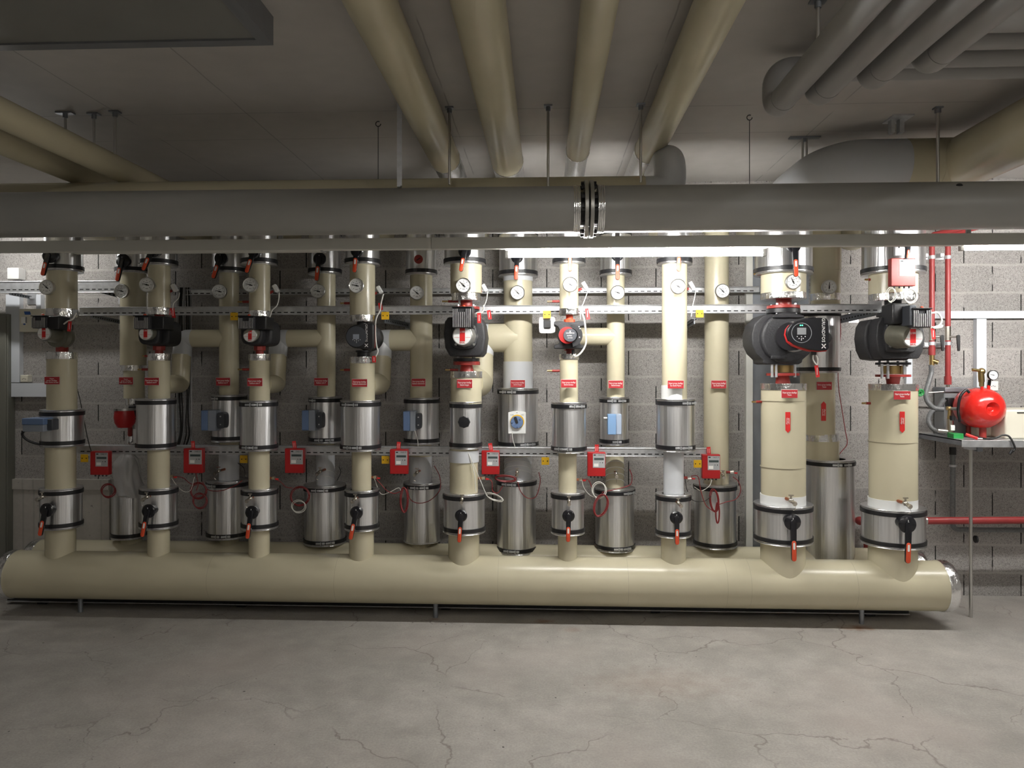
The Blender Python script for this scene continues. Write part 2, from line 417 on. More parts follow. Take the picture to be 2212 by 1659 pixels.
def thing(name, label, cat, loc, group=None, kind=None):
    o = bpy.data.objects.new(name, None); COL.objects.link(o); o.location = loc; o.empty_display_size = .05
    ORG[o.name] = Vector(loc); return tag(o, label, cat, group, kind)
def tag(o, label=None, cat=None, group=None, kind=None):
    if label: o['label'] = label
    if cat: o['category'] = cat
    if group: o['group'] = group
    if kind: o['kind'] = kind
    return o
def text(body, size, loc, rotz_plane=0, m='whiteprint', parent=None, name='lettering', align='CENTER', squash=1.0, ext=.0004, space=1.0, maxw=None):
    """letters standing on a plane that faces -y; rotz_plane turns them within it (degrees)"""
    cu = bpy.data.curves.new('letters', 'FONT'); cu.body = body; cu.size = size; cu.align_x = align; cu.align_y = 'CENTER'; cu.extrude = ext
    cu.resolution_u = 2; cu.space_line = .95; cu.space_character = space
    tmp = bpy.data.objects.new('letters', cu); COL.objects.link(tmp)
    dg = bpy.context.evaluated_depsgraph_get(); me = bpy.data.meshes.new_from_object(tmp.evaluated_get(dg))
    bpy.data.objects.remove(tmp, do_unlink=True); bpy.data.curves.remove(cu)
    if maxw:
        wd = max(v.co.x for v in me.vertices)-min(v.co.x for v in me.vertices)
        if wd*squash > maxw: squash = maxw/wd
    R = Matrix.Rotation(math.radians(rotz_plane), 4, 'Y').inverted() @ Matrix.Rotation(math.pi/2, 4, 'X') @ Matrix.Scale(squash, 4, (1, 0, 0))
    o0 = ORG[parent.name]
    me.transform(Matrix.Translation(Vector(loc)-o0) @ R)
    me.materials.clear(); me.materials.append(M[m]); me.name = name
    ob = bpy.data.objects.new(name, me); COL.objects.link(ob); ob.parent = parent; ORG[ob.name] = o0
    return ob
def circ(cx, cz, r, n=32, a0=0, a1=360):
    return [(cx+r*math.cos(math.radians(a0+(a1-a0)*i/n)), cz+r*math.sin(math.radians(a0+(a1-a0)*i/n))) for i in range(n if a1-a0 == 360 else n+1)]
def superell(cx, cz, rx, rz, e=.5, n=40):
    out = []
    for i in range(n):
        t = 2*math.pi*i/n; c, s_ = math.cos(t), math.sin(t)
        out.append((cx+rx*math.copysign(abs(c)**e, c), cz+rz*math.copysign(abs(s_)**e, s_)))
    return out

# ---------------------------------------------------------------- room shell
def struct(name, x0, x1, y0, y1, z0, z1, m):
    b = MB().box(x0, x1, y0, y1, z0, z1); o = b.build(name, m); 
    # keep the texture coordinates in world metres
    off = o.location.copy(); o.data.transform(Matrix.Translation(off)); o.location = (0, 0, 0)
    o['kind'] = 'structure'; return o
XL, XR = -5.6, 5.6
struct('floor', XL, XR, -3, YW+.2, -.1, 0, 'floor')
struct('ceiling', XL, XR, -3, YW+.2, ZC, ZC+.1, 'ceiling')
struct('wall_back', XL, XR, YW, YW+.2, 0, ZC, 'block')
struct('wall_left', XL-.2, XL, -3, YW+.2, 0, ZC, 'roomwall')
struct('wall_right', XR, XR+.2, -3, YW+.2, 0, ZC, 'roomwall')
struct('wall_front', XL, XR, -3.2, -3, 0, ZC, 'roomwall')
o = struct('trim_1', P(-40, 1100, YW).x, P(240, 1100, YW).x, YW-.025, YW, 0, P(100, 1056, YW).z, 'shutter')
o = struct('trim_2', P(-40, 1100, YW).x, P(240, 1100, YW).x, YW-.035, YW, P(100, 1056, YW).z, P(100, 1034, YW).z, 'shutter')
# steel sheet panel behind the thick risers, with its bright edge strip
t = thing('sheet_metal_panel', 'tall dull grey sheet metal panel on the block wall behind the thick risers', 'panel', P(1680, 1190, YW-.02))
x0 = P(1622, 900, YW).x; x1 = P(1745, 900, YW).x; zb = .33
MB().box(x0, x1, YW-.02, YW, zb, 2.9).build('sheet', 'zincdull', t)
MB().box(P(1608, 900, YW).x, x0, YW-.05, YW, zb, 2.9).build('edge_strip', 'rail', t, label='pale vertical edge strip')

# ---------------------------------------------------------------- overhead pipes
GY, GR, GZ = 3.9, .121, 2.479
t = thing('overhead_main_pipe', 'wide grey clad pipe crossing the whole room in front of the rack', 'pipe', (0, GY, GZ-GR))
xf = P(1271, 455, GY).x
MB().cyl((-4.6, GY, GZ), (xf-.045, GY, GZ), GR, n=64).build('pipe_section', 'bigpipe', t)
MB().cyl((xf+.045, GY, GZ), (4.6, GY, GZ), GR, n=64).build('pipe_section', 'bigpipe', t)
for sgn in (-1, 1):
    b = MB()
    for k in range(4): b.ring((xf+sgn*(.046+.009*k), GY, GZ), (sgn, 0, 0), GR, GR+.003, 0, .006, 56)
    b.build('foil_end', 'foil', t, label='shiny foil rings at the flange')
    fl = MB().ring((xf+sgn*.004, GY, GZ), (sgn, 0, 0), .05, GR+.028, 0, .020, 48).build('flange', 'castgrey', t, bev=.002)
    for k in range(12):
        a = 2*math.pi*k/12+.2
        c = V(0, math.cos(a), math.sin(a))*(GR+.010)+V(xf, GY, GZ)
        MB().cyl(c+V(sgn*.024, 0, 0), c+V(sgn*.040, 0, 0), .012, n=6).build('bolt', 'rubber', fl)
MB().cyl((xf-.06, GY, GZ), (xf+.06, GY, GZ), .09, n=32).build('pipe_core', 'rubber', t)
q = P(2052, 409, GY)
MB().sphere((q.x, GY-.088, GZ+.083), .017, .005, .010).build('hole', 'print', t, label='small black torn hole')

BY2, BR2, BZ2 = 4.08, .088, 2.608
t = thing('cream_header_pipe', 'long cream pipe running just above and behind the wide grey pipe', 'pipe', (0, BY2, BZ2-BR2))
xe = P(1447, 380, BY2).x
MB().tube([(-4.6, BY2, BZ2), (xe-.14, BY2, BZ2)], BR2, 40).build('pipe_section', 'cream', t)
MB().tube([(xe-.14, BY2, BZ2), (xe, BY2, BZ2), (xe, BY2, 2.80), (xe, 4.5, 2.80)], BR2*.985, 40, fil=.10, seg=10).build('elbow', 'greypvc', t, label='grey upturned elbow')
MB().tube([(xe, 4.5, 2.80), (xe, YW, 2.80)], BR2*.99, 40).build('pipe_section', 'cream', t)

def ceil_pipe(label, X, Z, r, yend, down=None, group='cream pipes running under the ceiling', silver=4.5, lm='cream'):
    t = thing('ceiling_pipe', label, 'pipe', (X, -2.9, Z-r), group)
    MB().cyl((X, -2.9, Z), (X, silver, Z), r, n=40).build('pipe_section', lm, t)
    if down is not None:
        MB().tube([(X, silver, Z), (X, yend, Z), down], r*.97, 32, fil=.10).build('bend', 'alu' if silver < yend-.05 else 'cream', t, label='metal-clad bend')
        MB().ring((X, silver-.012, Z), (0, 1, 0), r*.9, r+.004, 0, .02, 40).build('tape_collar', 'foil', t)
    return t
FX = {}
ceil_pipe('cream pipe under the ceiling, first from the left of the four middle ones', -.61, 2.925, .090, 4.86, (-.53, 4.88, 2.62), silver=4.48)
ceil_pipe('thickest of the four middle cream pipes under the ceiling', -.235, 2.925, .097, 5.22, (-.20, 5.27, 2.66), silver=4.55)
ceil_pipe('thinnest of the four middle cream pipes under the ceiling', .19, 2.925, .067, 4.86, (.165, 4.88, 2.62), silver=4.36)
ceil_pipe('cream pipe under the ceiling, nearest the grey diagonal pipes', .605, 2.925, .083, 5.2, (.50, 5.27, 2.66), silver=4.36)
ceil_pipe('cream ceiling pipe in the dark corner, nearer the middle of the room', -2.385, 2.762, .067, 4.9, None, silver=4.9, group='cream pipes in the dark ceiling corner')
ceil_pipe('cream ceiling pipe in the dark corner, farther from the middle of the room', -2.67, 2.762, .067, 4.9, None, silver=4.9, group='cream pipes in the dark ceiling corner')

# the four grey pipes over the right side, each turning up and off along the ceiling
for (px, py, nm) in ((1690, 215, 'lowest, with the bulging end elbow'), (1785, 188, 'second from the bulging end elbow'), (1905, 150, 'third from the bulging end elbow'), (2030, 112, 'farthest from the bulging end elbow')):
    Z = 2.78; tt = (Z-CH)*F/(HY-py); u = (px-CX)/F; Y = tt*(cs+u*sn); X = P(px, py, Y).x
    t = thing('grey_diagonal_pipe', 'grey ceiling pipe overhead turning off to the side, ' + nm, 'pipe', (X, -2.9, Z-.052), 'bundle of grey ceiling pipes')
    MB().cyl((X, -2.9, Z), (X, Y-.02, Z), .052, n=32).build('pipe_section', 'darkpipe', t)
    MB().tube([(X, Y-.02, Z), (X, Y+.10, Z), (X, Y+.10, 2.945), (X+.17, Y+.10, 2.945)], .0535, 32, fil=.075, seg=10).build('elbow', 'darkpipe', t)
    MB().cyl((X+.17, Y+.10, 2.945), (5.5, Y+.10, 2.945), .052, n=32).build('pipe_section', 'darkpipe', t)

# big elbowed cream pipe at the right
RX, RY, RZ, RR = 2.38, 4.38, 2.822, .15
x8 = P(1691, 800, YF).x
t = thing('large_elbow_pipe', 'large cream and grey pipe bending down over the thick risers', 'pipe', (RX, RY, RZ-RR))
MB().tube([(RX, -2.9, RZ), (RX, RY, RZ), (RX-.14, RY, RZ)], RR, 48, fil=.02, seg=3).build('pipe_section', 'cream', t)
MB().tube([(RX-.14, RY, RZ), (x8+.52, RY, RZ)], RR*.985, 48).build('pipe_section', 'cream', t)
MB().tube([(x8+.52, RY, RZ), (x8+.12, RY, RZ), (x8, YF, 2.72), (x8, YF, 2.45)], RR*.98, 48, fil=[.40, .2], seg=14).build('elbow', 'greypvc', t, label='pale grey swept elbow')

# hangers
def rod(px, pytop, zbot, label, plate=.03, r=.007, dbl=False, dx=0):
    tt = (ZC-CH)*F/(HY-pytop); u = (px-CX)/F; Y = tt*(cs+u*sn); q = P(px, pytop, Y); X = q.x+dx
    t = thing('hanger_rod', label, 'hanger', (X, Y, zbot), 'pipe hanger rods')
    if dbl:
        MB().cyl((X-.012, Y, zbot), (X-.012, Y, ZC), r, n=10).build('rod', 'steel', t)
        MB().cyl((X+.012, Y, zbot), (X+.012, Y, ZC), r, n=10).build('rod', 'steel', t)
    else: MB().cyl((X, Y, zbot), (X, Y, ZC), r, n=12).build('rod', 'steel', t)
    b = MB().box(X-plate, X+plate, Y-.02, Y+.02, ZC-.008, ZC); b.lathe((X, Y, ZC-.03), (0, 0, 1), [(r*1.8, 0), (r*1.8, .022)], 10)
    b.build('ceiling_plate', 'zincdull', t)
rod(141, 243, 2.815, 'short steel hanger rod beside the dark corner pipes, farthest from the middle', .045)
rod(203, 245, 2.815, 'steel hanger rod in the dark corner, middle of its three', .03)
rod(270, 240, 2.80, 'steel hanger rod in the dark corner, nearest the middle of the room', .026, dx=-.055)
rod(967, 232, 2.62, 'steel hanger rod close beside the first middle ceiling pipe', .022, dx=.01)
rod(1184, 228, 2.60, 'steel hanger rod between the thickest and thinnest middle ceiling pipes', .022)
rod(1384, 225, 2.62, 'steel hanger rod beside the ceiling pipe nearest the grey diagonals', .022)
rod(1738, 296, 2.90, 'double steel hanger on a wide ceiling plate over the pale grey elbow', .09, .007, True)
rod(2026, 232, 2.60, 'bright steel rod standing on the wide grey pipe near the large cream pipe', .02, .009)
rod(1767, 0, 2.83, 'steel hanger rod above the lowest grey diagonal pipe', .03)
def hook(px, py, label):
    tt = (ZC-CH)*F/(HY-py+12); u = (px-CX)/F; Y = tt*(cs+u*sn); X = P(px, py, Y).x
    t = thing('hook_wire', label, 'hook', (X, Y, 2.5), 'thin wires on ceiling hooks')
    b = MB(); b.tube([(X+.014*math.cos(a), Y, ZC-.02+.014*math.sin(a)) for a in [math.radians(x) for x in range(60, 380, 20)]], .0025, 6); b.build('hook', 'rubber', t)
    MB().cyl((X, Y, 2.5), (X, Y, ZC-.034), .002, n=6).build('wire', 'rubber', t)
hook(817, 272, 'thin black wire on a ceiling hook beside the flat steel strip')
hook(1619, 258, 'thin black wire on a ceiling hook before the pale grey elbow')
q = P(864, 228, 3.86)
t = thing('hanger_channel', 'narrow steel channel hanging from the ceiling onto the wide grey pipe', 'hanger', (q.x, 3.86, 2.60))
MB().box(q.x-.012, q.x+.006, 3.84, 3.88, 2.595, ZC).build('channel', 'zinc', t)
MB().box(q.x+.006, q.x+.014, 3.84, 3.842, 2.6, ZC).build('lip', 'zinc', t)
q = P(1936, 258, 4.2)
t = thing('pipe_bracket', 'slotted steel bracket under the ceiling holding the large cream pipe', 'bracket', (q.x, 4.2, 2.97))
MB().box(q.x-.05, q.x+.06, 4.12, 4.26, ZC-.008, ZC).build('ceiling_plate', 'zinc', t)
MB().box(q.x-.035, q.x-.015, 4.18, 4.22, 2.95, ZC-.008).box(q.x+.01, q.x+.035, 4.18, 4.22, 2.95, ZC-.008).build('post', 'zinc', t)

# ceiling air duct, left
t = thing('air_duct', 'flat grey sheet metal duct fixed under the ceiling', 'duct', (-2.3, 1.6, 2.91))
xr = -1.073; yb = 2.88; z0 = 2.917
MB().box(-4.8, xr-.03, -2.0, yb-.03, z0+.008, z0+.02).build('bottom_panel', 'ductb', t)
MB().box(xr-.012, xr, -2.0, yb, z0, ZC).build('side_panel', 'duct', t)
MB().box(-4.8, xr-.012, yb-.012, yb, z0, ZC).build('end_panel', 'duct', t)
MB().box(-4.8, xr-.012, yb-.05, yb-.012, z0, z0+.008).box(xr-.05, xr-.012, -2, yb-.05, z0, z0+.008).build('flange', 'duct', t)

# ---------------------------------------------------------------- light trunking and fixtures
t = thing('lighting_rail', 'long grey-white lighting rail hung along the underside of the wide grey pipe', 'rail', (0, 4.14, 2.31))
xj = P(931, 525, 4.12).x
for (a, b_) in ((-4.6, xj-.001), (xj+.001, 4.6)):
    MB().box(a, b_, 4.12, 4.16, P(931, 538, 4.12).z, P(931, 513, 4.12).z).build('rail_length', 'rail', t, bev=.002)
for k in (-3.4, -1.5, .4, 2.3, 3.9):
    MB().box(k-.012, k+.012, 4.135, 4.145, 2.37, 2.60).build('hanger_strap', 'zinc', t)
def fixture(px0, px1, label, lit, Yt=4.2, py=548, zt=None):
    z = P((px0+px1)/2, py, Yt).z if zt is None else zt
    a = P(px0, py, Yt).x; b_ = P(px1, py, Yt).x
    t = thing('tube_light', label, 'light', ((a+b_)/2, Yt, z-.02), 'tube lights on the lighting rail')
    MB().box(a-.01, b_+.01, Yt-.035, Yt+(.027 if zt is None else .05), z+.020, z+.036).build('batten', 'rail', t, bev=.002)
    for x in (a, b_):
        MB().box(x-.010, x+.010, Yt-.016, Yt+.012, z-.020, z+.028).build('lamp_holder', 'white', t, bev=.002)
    o = MB().cyl((a+.01, Yt, z), (b_-.01, Yt, z), .017, n=16).build('lamp_tube', ('tube_on' if zt is None else 'tube_wall') if lit else 'dialwhite', t, label='glowing tube' if lit else 'unlit tube')
    return t
fixture(1095, 1650, 'bright lit tube light under the middle of the lighting rail', True)
fixture(2076, 2650, 'bright lit tube light on the rail above the red compressor tank', True, py=532)
t = thing('tube_light', 'slim unlit fluorescent batten under the dark end of the lighting rail', 'light', P(435, 548, 4.2), 'tube lights on the lighting rail')
a = P(165, 544, 4.2); b_ = P(706, 544, 4.2)
MB().box(a.x, b_.x, 4.13, 4.22, P(435, 541, 4.2).z, P(435, 537, 4.2).z).build('batten', 'rail', t, bev=.002)
MB().box(a.x+.005, b_.x-.02, 4.15, 4.20, P(435, 548, 4.2).z, P(435, 541.5, 4.2).z).build('diffuser', 'rail', t, bev=.004)
MB().box(b_.x-.02, b_.x-.005, 4.14, 4.21, P(435, 549, 4.2).z, P(435, 539, 4.2).z).build('end_cap', 'midgrey', t, bev=.002)
# second-row tube near the wall over the cable tray
t = fixture(-120, 105, 'lit tube light high by the wall over the short cable tray', True, Yt=5.0, zt=2.62)
t['group'] = 'tube lights by the wall'
# batten lamps on the ceiling between the pipes, over and behind the camera
for (x, y, nm) in ((-.88, 1.1, 'beside the flat duct'), (.40, 1.1, 'between the two pipes nearest the grey diagonal ones'), (.82, 1.1, 'beside the lowest grey diagonal pipe'), (1.85, 1.1, 'before the large elbowed pipe'),
                   (3.4, 1.1, 'over the side of the red tank'), (.40, -1.5, 'between the ceiling pipes, far from the rack'), (1.85, -1.5, 'far from the rack, beyond the grey diagonal pipes'), (3.4, -1.5, 'far from the rack, at the far side')):
    t = thing('ceiling_lamp', 'ceiling tube lamp ' + nm, 'lamp', (x, y, 2.90), 'ceiling tube lamps')
    MB().box(x-.02, x+.02, y-.78, y+.78, 2.955, ZC).build('batten', 'white', t, bev=.004)
    MB().cyl((x, y-.75, 2.93), (x, y+.75, 2.93), .013, n=10).build('lamp_tube', 'tube_room', t, label='glowing tube')

# ---------------------------------------------------------------- risers
PH = {'F1': 'front riser nearest the grey cabinet', 'F2': 'second front riser from the grey cabinet', 'F3': 'third front riser from the grey cabinet',
      'F4': 'riser of the square-headed pump', 'F5': 'riser of the finned pump in mid rack', 'F6': 'riser of the small dial pump',
      'F7': 'front riser that has no pump', 'F8': 'thick riser of the red-rimmed pump', 'F9': 'thick riser nearest the red tank',
      'B1': 'back riser nearest the grey cabinet', 'B2': 'second back riser from the grey cabinet', 'B3': 'third back riser from the grey cabinet',
      'B4': 'back riser with the round red sticker', 'B5': 'back riser with the blue dial knob', 'B6': 'back riser with the pale blue box',
      'B7': 'plain back riser beside the steel sheet', 'B8': 'back riser between the two thick risers'}
def seg(root, cx, w, y0, y1, Y, m='cream', name='pipe_section', label=None, n=40):
    """vertical pipe length from pixel row y0 (top) to y1"""
    X = P(cx, HY, Y).x; r = w/2*S(cx, Y); z0 = P(cx, y1, Y).z; z1 = P(cx, y0, Y).z
    return MB().cyl((X, Y, z0), (X, Y, z1), r, n=n).build(name, m, root, label=label)
def collar(root, cx, w, y0, y1, Y):
    X = P(cx, HY, Y).x; r = w/2*S(cx, Y)+.002; z0 = P(cx, y1, Y).z; z1 = P(cx, y0, Y).z; h = z1-z0
    b = MB().lathe((X, Y, z0), (0, 0, 1), [(r-.012, 0), (r, 0), (r+.0015, h*.12), (r, h*.3), (r+.001, h*.45), (r-.0005, h*.6), (r+.001, h*.8), (r, h), (r-.012, h)], 48)
    b.build('tape_collar', 'foil', root)
def nipple(root, x0, x1, py, Y):
    a = P(x0, py, Y); c = P(x1, py, Y); d = (a-c)
    b = MB(); b.cyl(c, c+d*.62, .0085, n=12); o = b.build('test_nipple', 'redpaint', root)
    b = MB(); b.cyl(c+d*.62, a, .006, n=10); b.build('nipple_cap', 'brass', o)
def top_elbow(root, X, Y, r, z0, ztop=2.66, m='cream'):
    MB().tube([(X, Y, z0), (X, Y, ztop), (X, YW, ztop)], r, 32, fil=r*1.15, seg=8).build('top_bend', m, root)

J = {}
def jacket(col, tier, cx, w, y0, y1, Y, inner=None, bt=True, bb=True, buckle=(), wtxt=None):
    X = P(cx, HY, Y).x; R = w/2*S(cx, Y)-.004; z0 = P(cx, y1, Y).z; z1 = P(cx, y0, Y).z; rin = inner or R*.6; h = z1-z0
    pos = {'upper': 'at the top of the', 'middle': 'halfway up the', 'lower': 'near the foot of the'}[tier]
    t = J[(col, tier)] = thing('insulation_jacket', 'aluminium jacket %s %s' % (pos, PH[col]), 'pipe jacket', (X, Y, z0), tier + ' aluminium pipe jackets')
    MB().lathe((X, Y, z0), (0, 0, 1), [(rin, .002), (R+.004, 0), (R+.0055, .003), (R+.004, .006), (R, .008), (R, .0), (R, .045 if h > .12 else .01), (R, h-.045 if h > .12 else h-.01), (R, h-.008), (R+.004, h-.006), (R+.0055, h-.003), (R+.004, h), (rin, h-.002)], 64, False).build('shell', 'alu', t)
    sm = MB(); sm.obox((X+R*.55, Y-R*.835, z0+h/2), (.012, .0015, h-.02), Matrix.Rotation(math.atan2(.55, .835), 3, 'Z')); sm.build('seam', 'alu', t)
    bh = .026
    for on, zz, wh in ((bt, h-.014-bh, 't'), (bb, .014, 'b')):
        if not on: continue
        bo = MB().ring((X, Y, z0+zz), (0, 0, 1), R-.002, R+.007, 0, bh, 64).build('clamp_band', 'rubber', t, bev=.001)
        for (k, bx) in buckle:
            if k != wh: continue
            dx = (bx-cx)*S(cx, Y); dx = max(-R*.95, min(R*.95, dx)); an = math.asin(dx/R)
            RT = Matrix.Rotation(an, 3, 'Z'); n_ = RT @ V(0, -1, 0); tg = RT @ V(1, 0, 0)
            c = V(X, Y, z0+zz+bh/2)+n_*(R+.010)
            bk = MB(); bk.obox(c-tg*.018, (.030, .006, .013), RT); bk.obox(c+tg*.020, (.020, .007, .015), RT); bk.obox(c+n_*.003+tg*.002, (.008, .005, .020), RT)
            bk.build('buckle', 'zinc', bo, bev=.001)
    return t

def valve(col, tier, hx, hy, tx, ty, Y, Ypipe, hr=13, gripfrom=.42, wl=4.5, wg=4.6):
    h = P(hx, hy, Y); e = P(tx, ty, Y); s_ = S(hx, Y)
    t = thing('lever_valve', 'red-gripped black lever, %s jacket of the %s' % (tier, PH[col]), 'valve lever', h, tier + ' valve levers')
    d = V(hx, 0, 0)
    MB().lathe((h.x, Ypipe, h.z), (0, -1, 0), [(hr*s_*.7, 0), (hr*s_*.75, max(.01, Ypipe-Y-.012)), (hr*s_*1.05, max(.012, Ypipe-Y-.010)), (hr*s_*1.08, Ypipe-Y+.002), (hr*s_*.9, Ypipe-Y+.009), (0, Ypipe-Y+.012)], 32).build('hub', 'blackgloss', t)
    p0 = (h.x, h.z); p1 = (e.x, e.z); g = (h.x+(e.x-h.x)*gripfrom, h.z+(e.z-h.z)*gripfrom)
    MB().capsule(p0, p1, wl*s_*1.25, wl*s_, Y-.022, Y-.008, .003).build('lever', 'blackgloss', t)
    gr = MB().capsule((g[0]+(p1[0]-g[0])*.1, g[1]+(p1[1]-g[1])*.1), p1, wg*s_*.82, wg*s_*.88, Y-.0255, Y-.020, .002).build('grip', 'redgrip', t)
    m0 = .14; m1 = .42
    MB().capsule((g[0]+(p1[0]-g[0])*m0, g[1]+(p1[1]-g[1])*m0), (g[0]+(p1[0]-g[0])*m1, g[1]+(p1[1]-g[1])*m1), wg*s_*.4, wg*s_*.4, Y-.0262, Y-.025).build('grip_mark', 'paperwhite', gr)
    mk = MB().obox((h.x, Ypipe-(Ypipe-Y+.0125), h.z+hr*s_*.3), (.003, .001, hr*s_*.6)).build('hub_mark', 'paperwhite', t)
    return t

def gauge(col, px, py, Y, Ypipe, r=16.5, ang=140, xpipe=None):
    c = P(px, py, Y); s_ = S(px, Y); R = r*s_
    t = thing('dial_thermometer', 'round white dial thermometer on the %s' % PH[col], 'thermometer', c, 'dial thermometers')
    xp = P(xpipe, HY, Ypipe).x if xpipe else c.x
    MB().cyl(c+V(0, .010, 0), (c.x*.6+xp*.4, Ypipe, c.z), .009, n=12).build('stem', 'steel', t)
    MB().lathe(c+V(0, .012, 0), (0, -1, 0), [(R*.75, 0), (R*.96, .003), (R, .010), (R, .028), (R*.95, .030), (R*.90, .028), (R*.90, .022)], 40, False).build('case', 'steel', t)
    b = MB(); b.prism(circ(c.x, c.z, R*.93), c.y-.011, c.y-.006)
    b.mi = 1
    for k in range(25):
        a = math.radians(225-270*k/24); L = .12 if k % 4 == 0 else .06
        m_ = V(c.x+R*.76*math.cos(a), c.y-.0114, c.z+R*.76*math.sin(a))
        b.obox(m_, (R*L, .0006, R*.022), Matrix.Rotation(-a, 3, 'Y'))
    for k in range(7):
        a = math.radians(225-270*k/6)
        b.obox(V(c.x+R*.56*math.cos(a), c.y-.0114, c.z+R*.56*math.sin(a)), (R*.10, .0006, R*.07))
    b.obox(V(c.x, c.y-.0114, c.z-R*.5), (R*.34, .0006, R*.05)); b.obox(V(c.x, c.y-.0114, c.z+R*.28), (R*.40, .0006, R*.045))
    b.build('dial', ['dialwhite', 'print'], t)
    a = math.radians(ang)
    b = MB(); b.capsule((c.x-R*.25*math.cos(a), c.z-R*.25*math.sin(a)), (c.x+R*.66*math.cos(a), c.z+R*.66*math.sin(a)), R*.075, R*.02, c.y-.0135, c.y-.0125)
    b.prism(circ(c.x, c.z, R*.11, 16), c.y-.015, c.y-.012); b.build('pointer', 'print', t)
    return t

def plate(col, x0, y0, x1, y1, Y, Ypipe, body):
    a = P(x0, y1, Y); b_ = P(x1, y0, Y); c = (a+b_)/2
    way = 'supply' if body[0] == 'D' else 'return'
    t = thing('sign_plate', 'small red %s plate on the %s' % (way, PH[col]), 'sign', (c.x, Y, a.z), 'red engraved pipe signs')
    MB().box(a.x, b_.x, Y, Y+.003, a.z, b_.z).build('plate', 'redlabel', t, bev=.0006)
    MB().box(a.x-.0015, b_.x+.0015, Y+.003, Y+.0045, a.z-.0015, b_.z+.0015).build('backing', 'dialwhite', t)
    MB().cyl((c.x, Y+.004, c.z), (c.x, Ypipe, c.z), .006, n=8).build('standoff', 'zinc', t)
    n = body.count('\n')+1
    text(body, (b_.z-a.z)*(.30 if n == 2 else .25), (c.x, Y-.0004, c.z), parent=t, maxw=(b_.x-a.x)*.88)
    return t

def drain(col, px, py, Y, Ypipe, s=1.0, lean=-1):
    c = P(px, py, Y)
    t = thing('drain_cock', 'small nickel drain cock on the %s' % PH[col], 'drain cock', c, 'small drain cocks')
    MB().cyl((c.x-lean*.012*s, Ypipe, c.z+.006), c+V(0, .012, .003), .0085*s, n=12).build('stub', 'copper', t)
    b = MB(); b.cyl(c+V(0, .016, .004), c+V(lean*.010*s, -.028, -.010), .0105*s, n=14); b.cyl(c+V(lean*.010*s, -.028, -.010), c+V(lean*.013*s, -.040, -.014), .0125*s, n=6)
    b.sphere(c+V(0, -.004, .002), .013*s); b.build('body', 'nickel', t)
    b = MB(); b.cyl(c+V(0, -.004, .008), c+V(0, -.006, .026*s), .005*s, n=10); b.obox(c+V(0, -.006, .030*s), (.026*s, .008, .006)); b.build('tap_handle', 'nickel', t)
    b = MB(); b.tube(smooth_path([c+V(lean*.012*s, -.034, -.02), c+V(lean*.018*s, -.030, -.045), c+V(lean*.006*s, -.028, -.055)], 4), .0012, 5); b.build('chain', 'nickel', t)
    return t

# ---- riser builder tables ----
D = 'Départ groupe chauffage\n'; Rt = 'Retour groupe chauffage\n'
def riser(col, cx, Y, w):
    X = P(cx, HY, Y).x
    row = 'front' if col[0] == 'F' else 'back'
    w_ = 'thick ' if col in ('F8', 'F9') else ''
    extra = {'F1': 'nearest the grey cabinet, under the bare grey pump', 'F2': 'second from the grey cabinet, beside the cable ladder', 'F3': 'third from the grey cabinet',
             'F4': 'carrying the square-headed pump', 'F5': 'carrying the mid-rack pump with the finned box', 'F6': 'carrying the small dial pump',
             'F7': 'unbroken by any pump', 'F8': 'carrying the pump with the red rim', 'F9': 'nearest the red compressor tank',
             'B1': 'nearest the grey cabinet, with the wrapped fitting', 'B2': 'second from the grey cabinet', 'B3': 'third from the grey cabinet',
             'B4': 'below the jacket with the round red sticker', 'B5': 'with wide side branch and blue dial knob', 'B6': 'with the pale blue actuator box',
             'B7': 'plain, beside the steel sheet', 'B8': 'seen between the two thick ones'}[col]
    zb = .36
    return thing('riser_pipe', '%scream %s riser pipe %s' % (w_, row, extra), 'riser pipe', (X, Y, zb), row + ' row of riser pipes')

# front row: (col, cx, w, upper jacket (cx,w,ybot), pipe breaks..)
def front(col, cx, w, cl, wl, uj, uj_w, upy, coll1, pump_gap, coll2, mid, low, base_y, lowsec_m='cream', wmid=None, lowblend=None):
    """uj: x-centre of the upper jacket, upy: its bottom row; coll1: rows of the foil collar over the pump; coll2 below it; mid, low: jacket rows"""
    r = riser(col, cx, YF, w)
    seg(r, cx, w, 500, coll1[0] if coll1 else mid[0]+6, YF)
    X = P(cx, HY, YF).x
    top_elbow(r, X, YF, w/2*S(cx, YF), P(cx, 500, YF).z)
    if coll1: collar(r, cx, w*(.9 if col in ('F4', 'F5') else 1), coll1[0], coll1[1], YF)
    if coll2: collar(r, cx, w*1.0, coll2[0], coll2[1], YF)
    if coll2:
        seg(r, cx, w-1, coll2[1], (mid[0] if mid else low[0])+6, YF)
    jacket(col, 'upper', uj, uj_w, 470, upy, YF, inner=w/2*S(cx, YF)*.9)
    if mid:
        jacket(col, 'middle', mid[2], mid[3], mid[0], mid[1], YF, inner=w/2*S(cx, YF)*.9, buckle=mid[4] if len(mid) > 4 else ())
        seg(r, cl, wmid or wl, mid[1]-4, low[0]+6, YF, lowsec_m)
    jacket(col, 'lower', low[2], low[3], low[0], low[1], YF, inner=wl/2*S(cl, YF)*.9)
    seg(r, cl, wl, low[1]-4, base_y, YF)
    return r
F1 = front('F1', 134, 59, 131, 59, 138, 76, 588, (668, 686), 0, (761, 776), (884, 963, 135, 84), (1052, 1138, 132.5, 83), 1225)
F2 = front('F2', 344, 45, 343, 45, 343, 76, 576, (665, 681), 0, (764, 779), (860, 969, 337, 80), (1051, 1138, 343, 77), 1225)
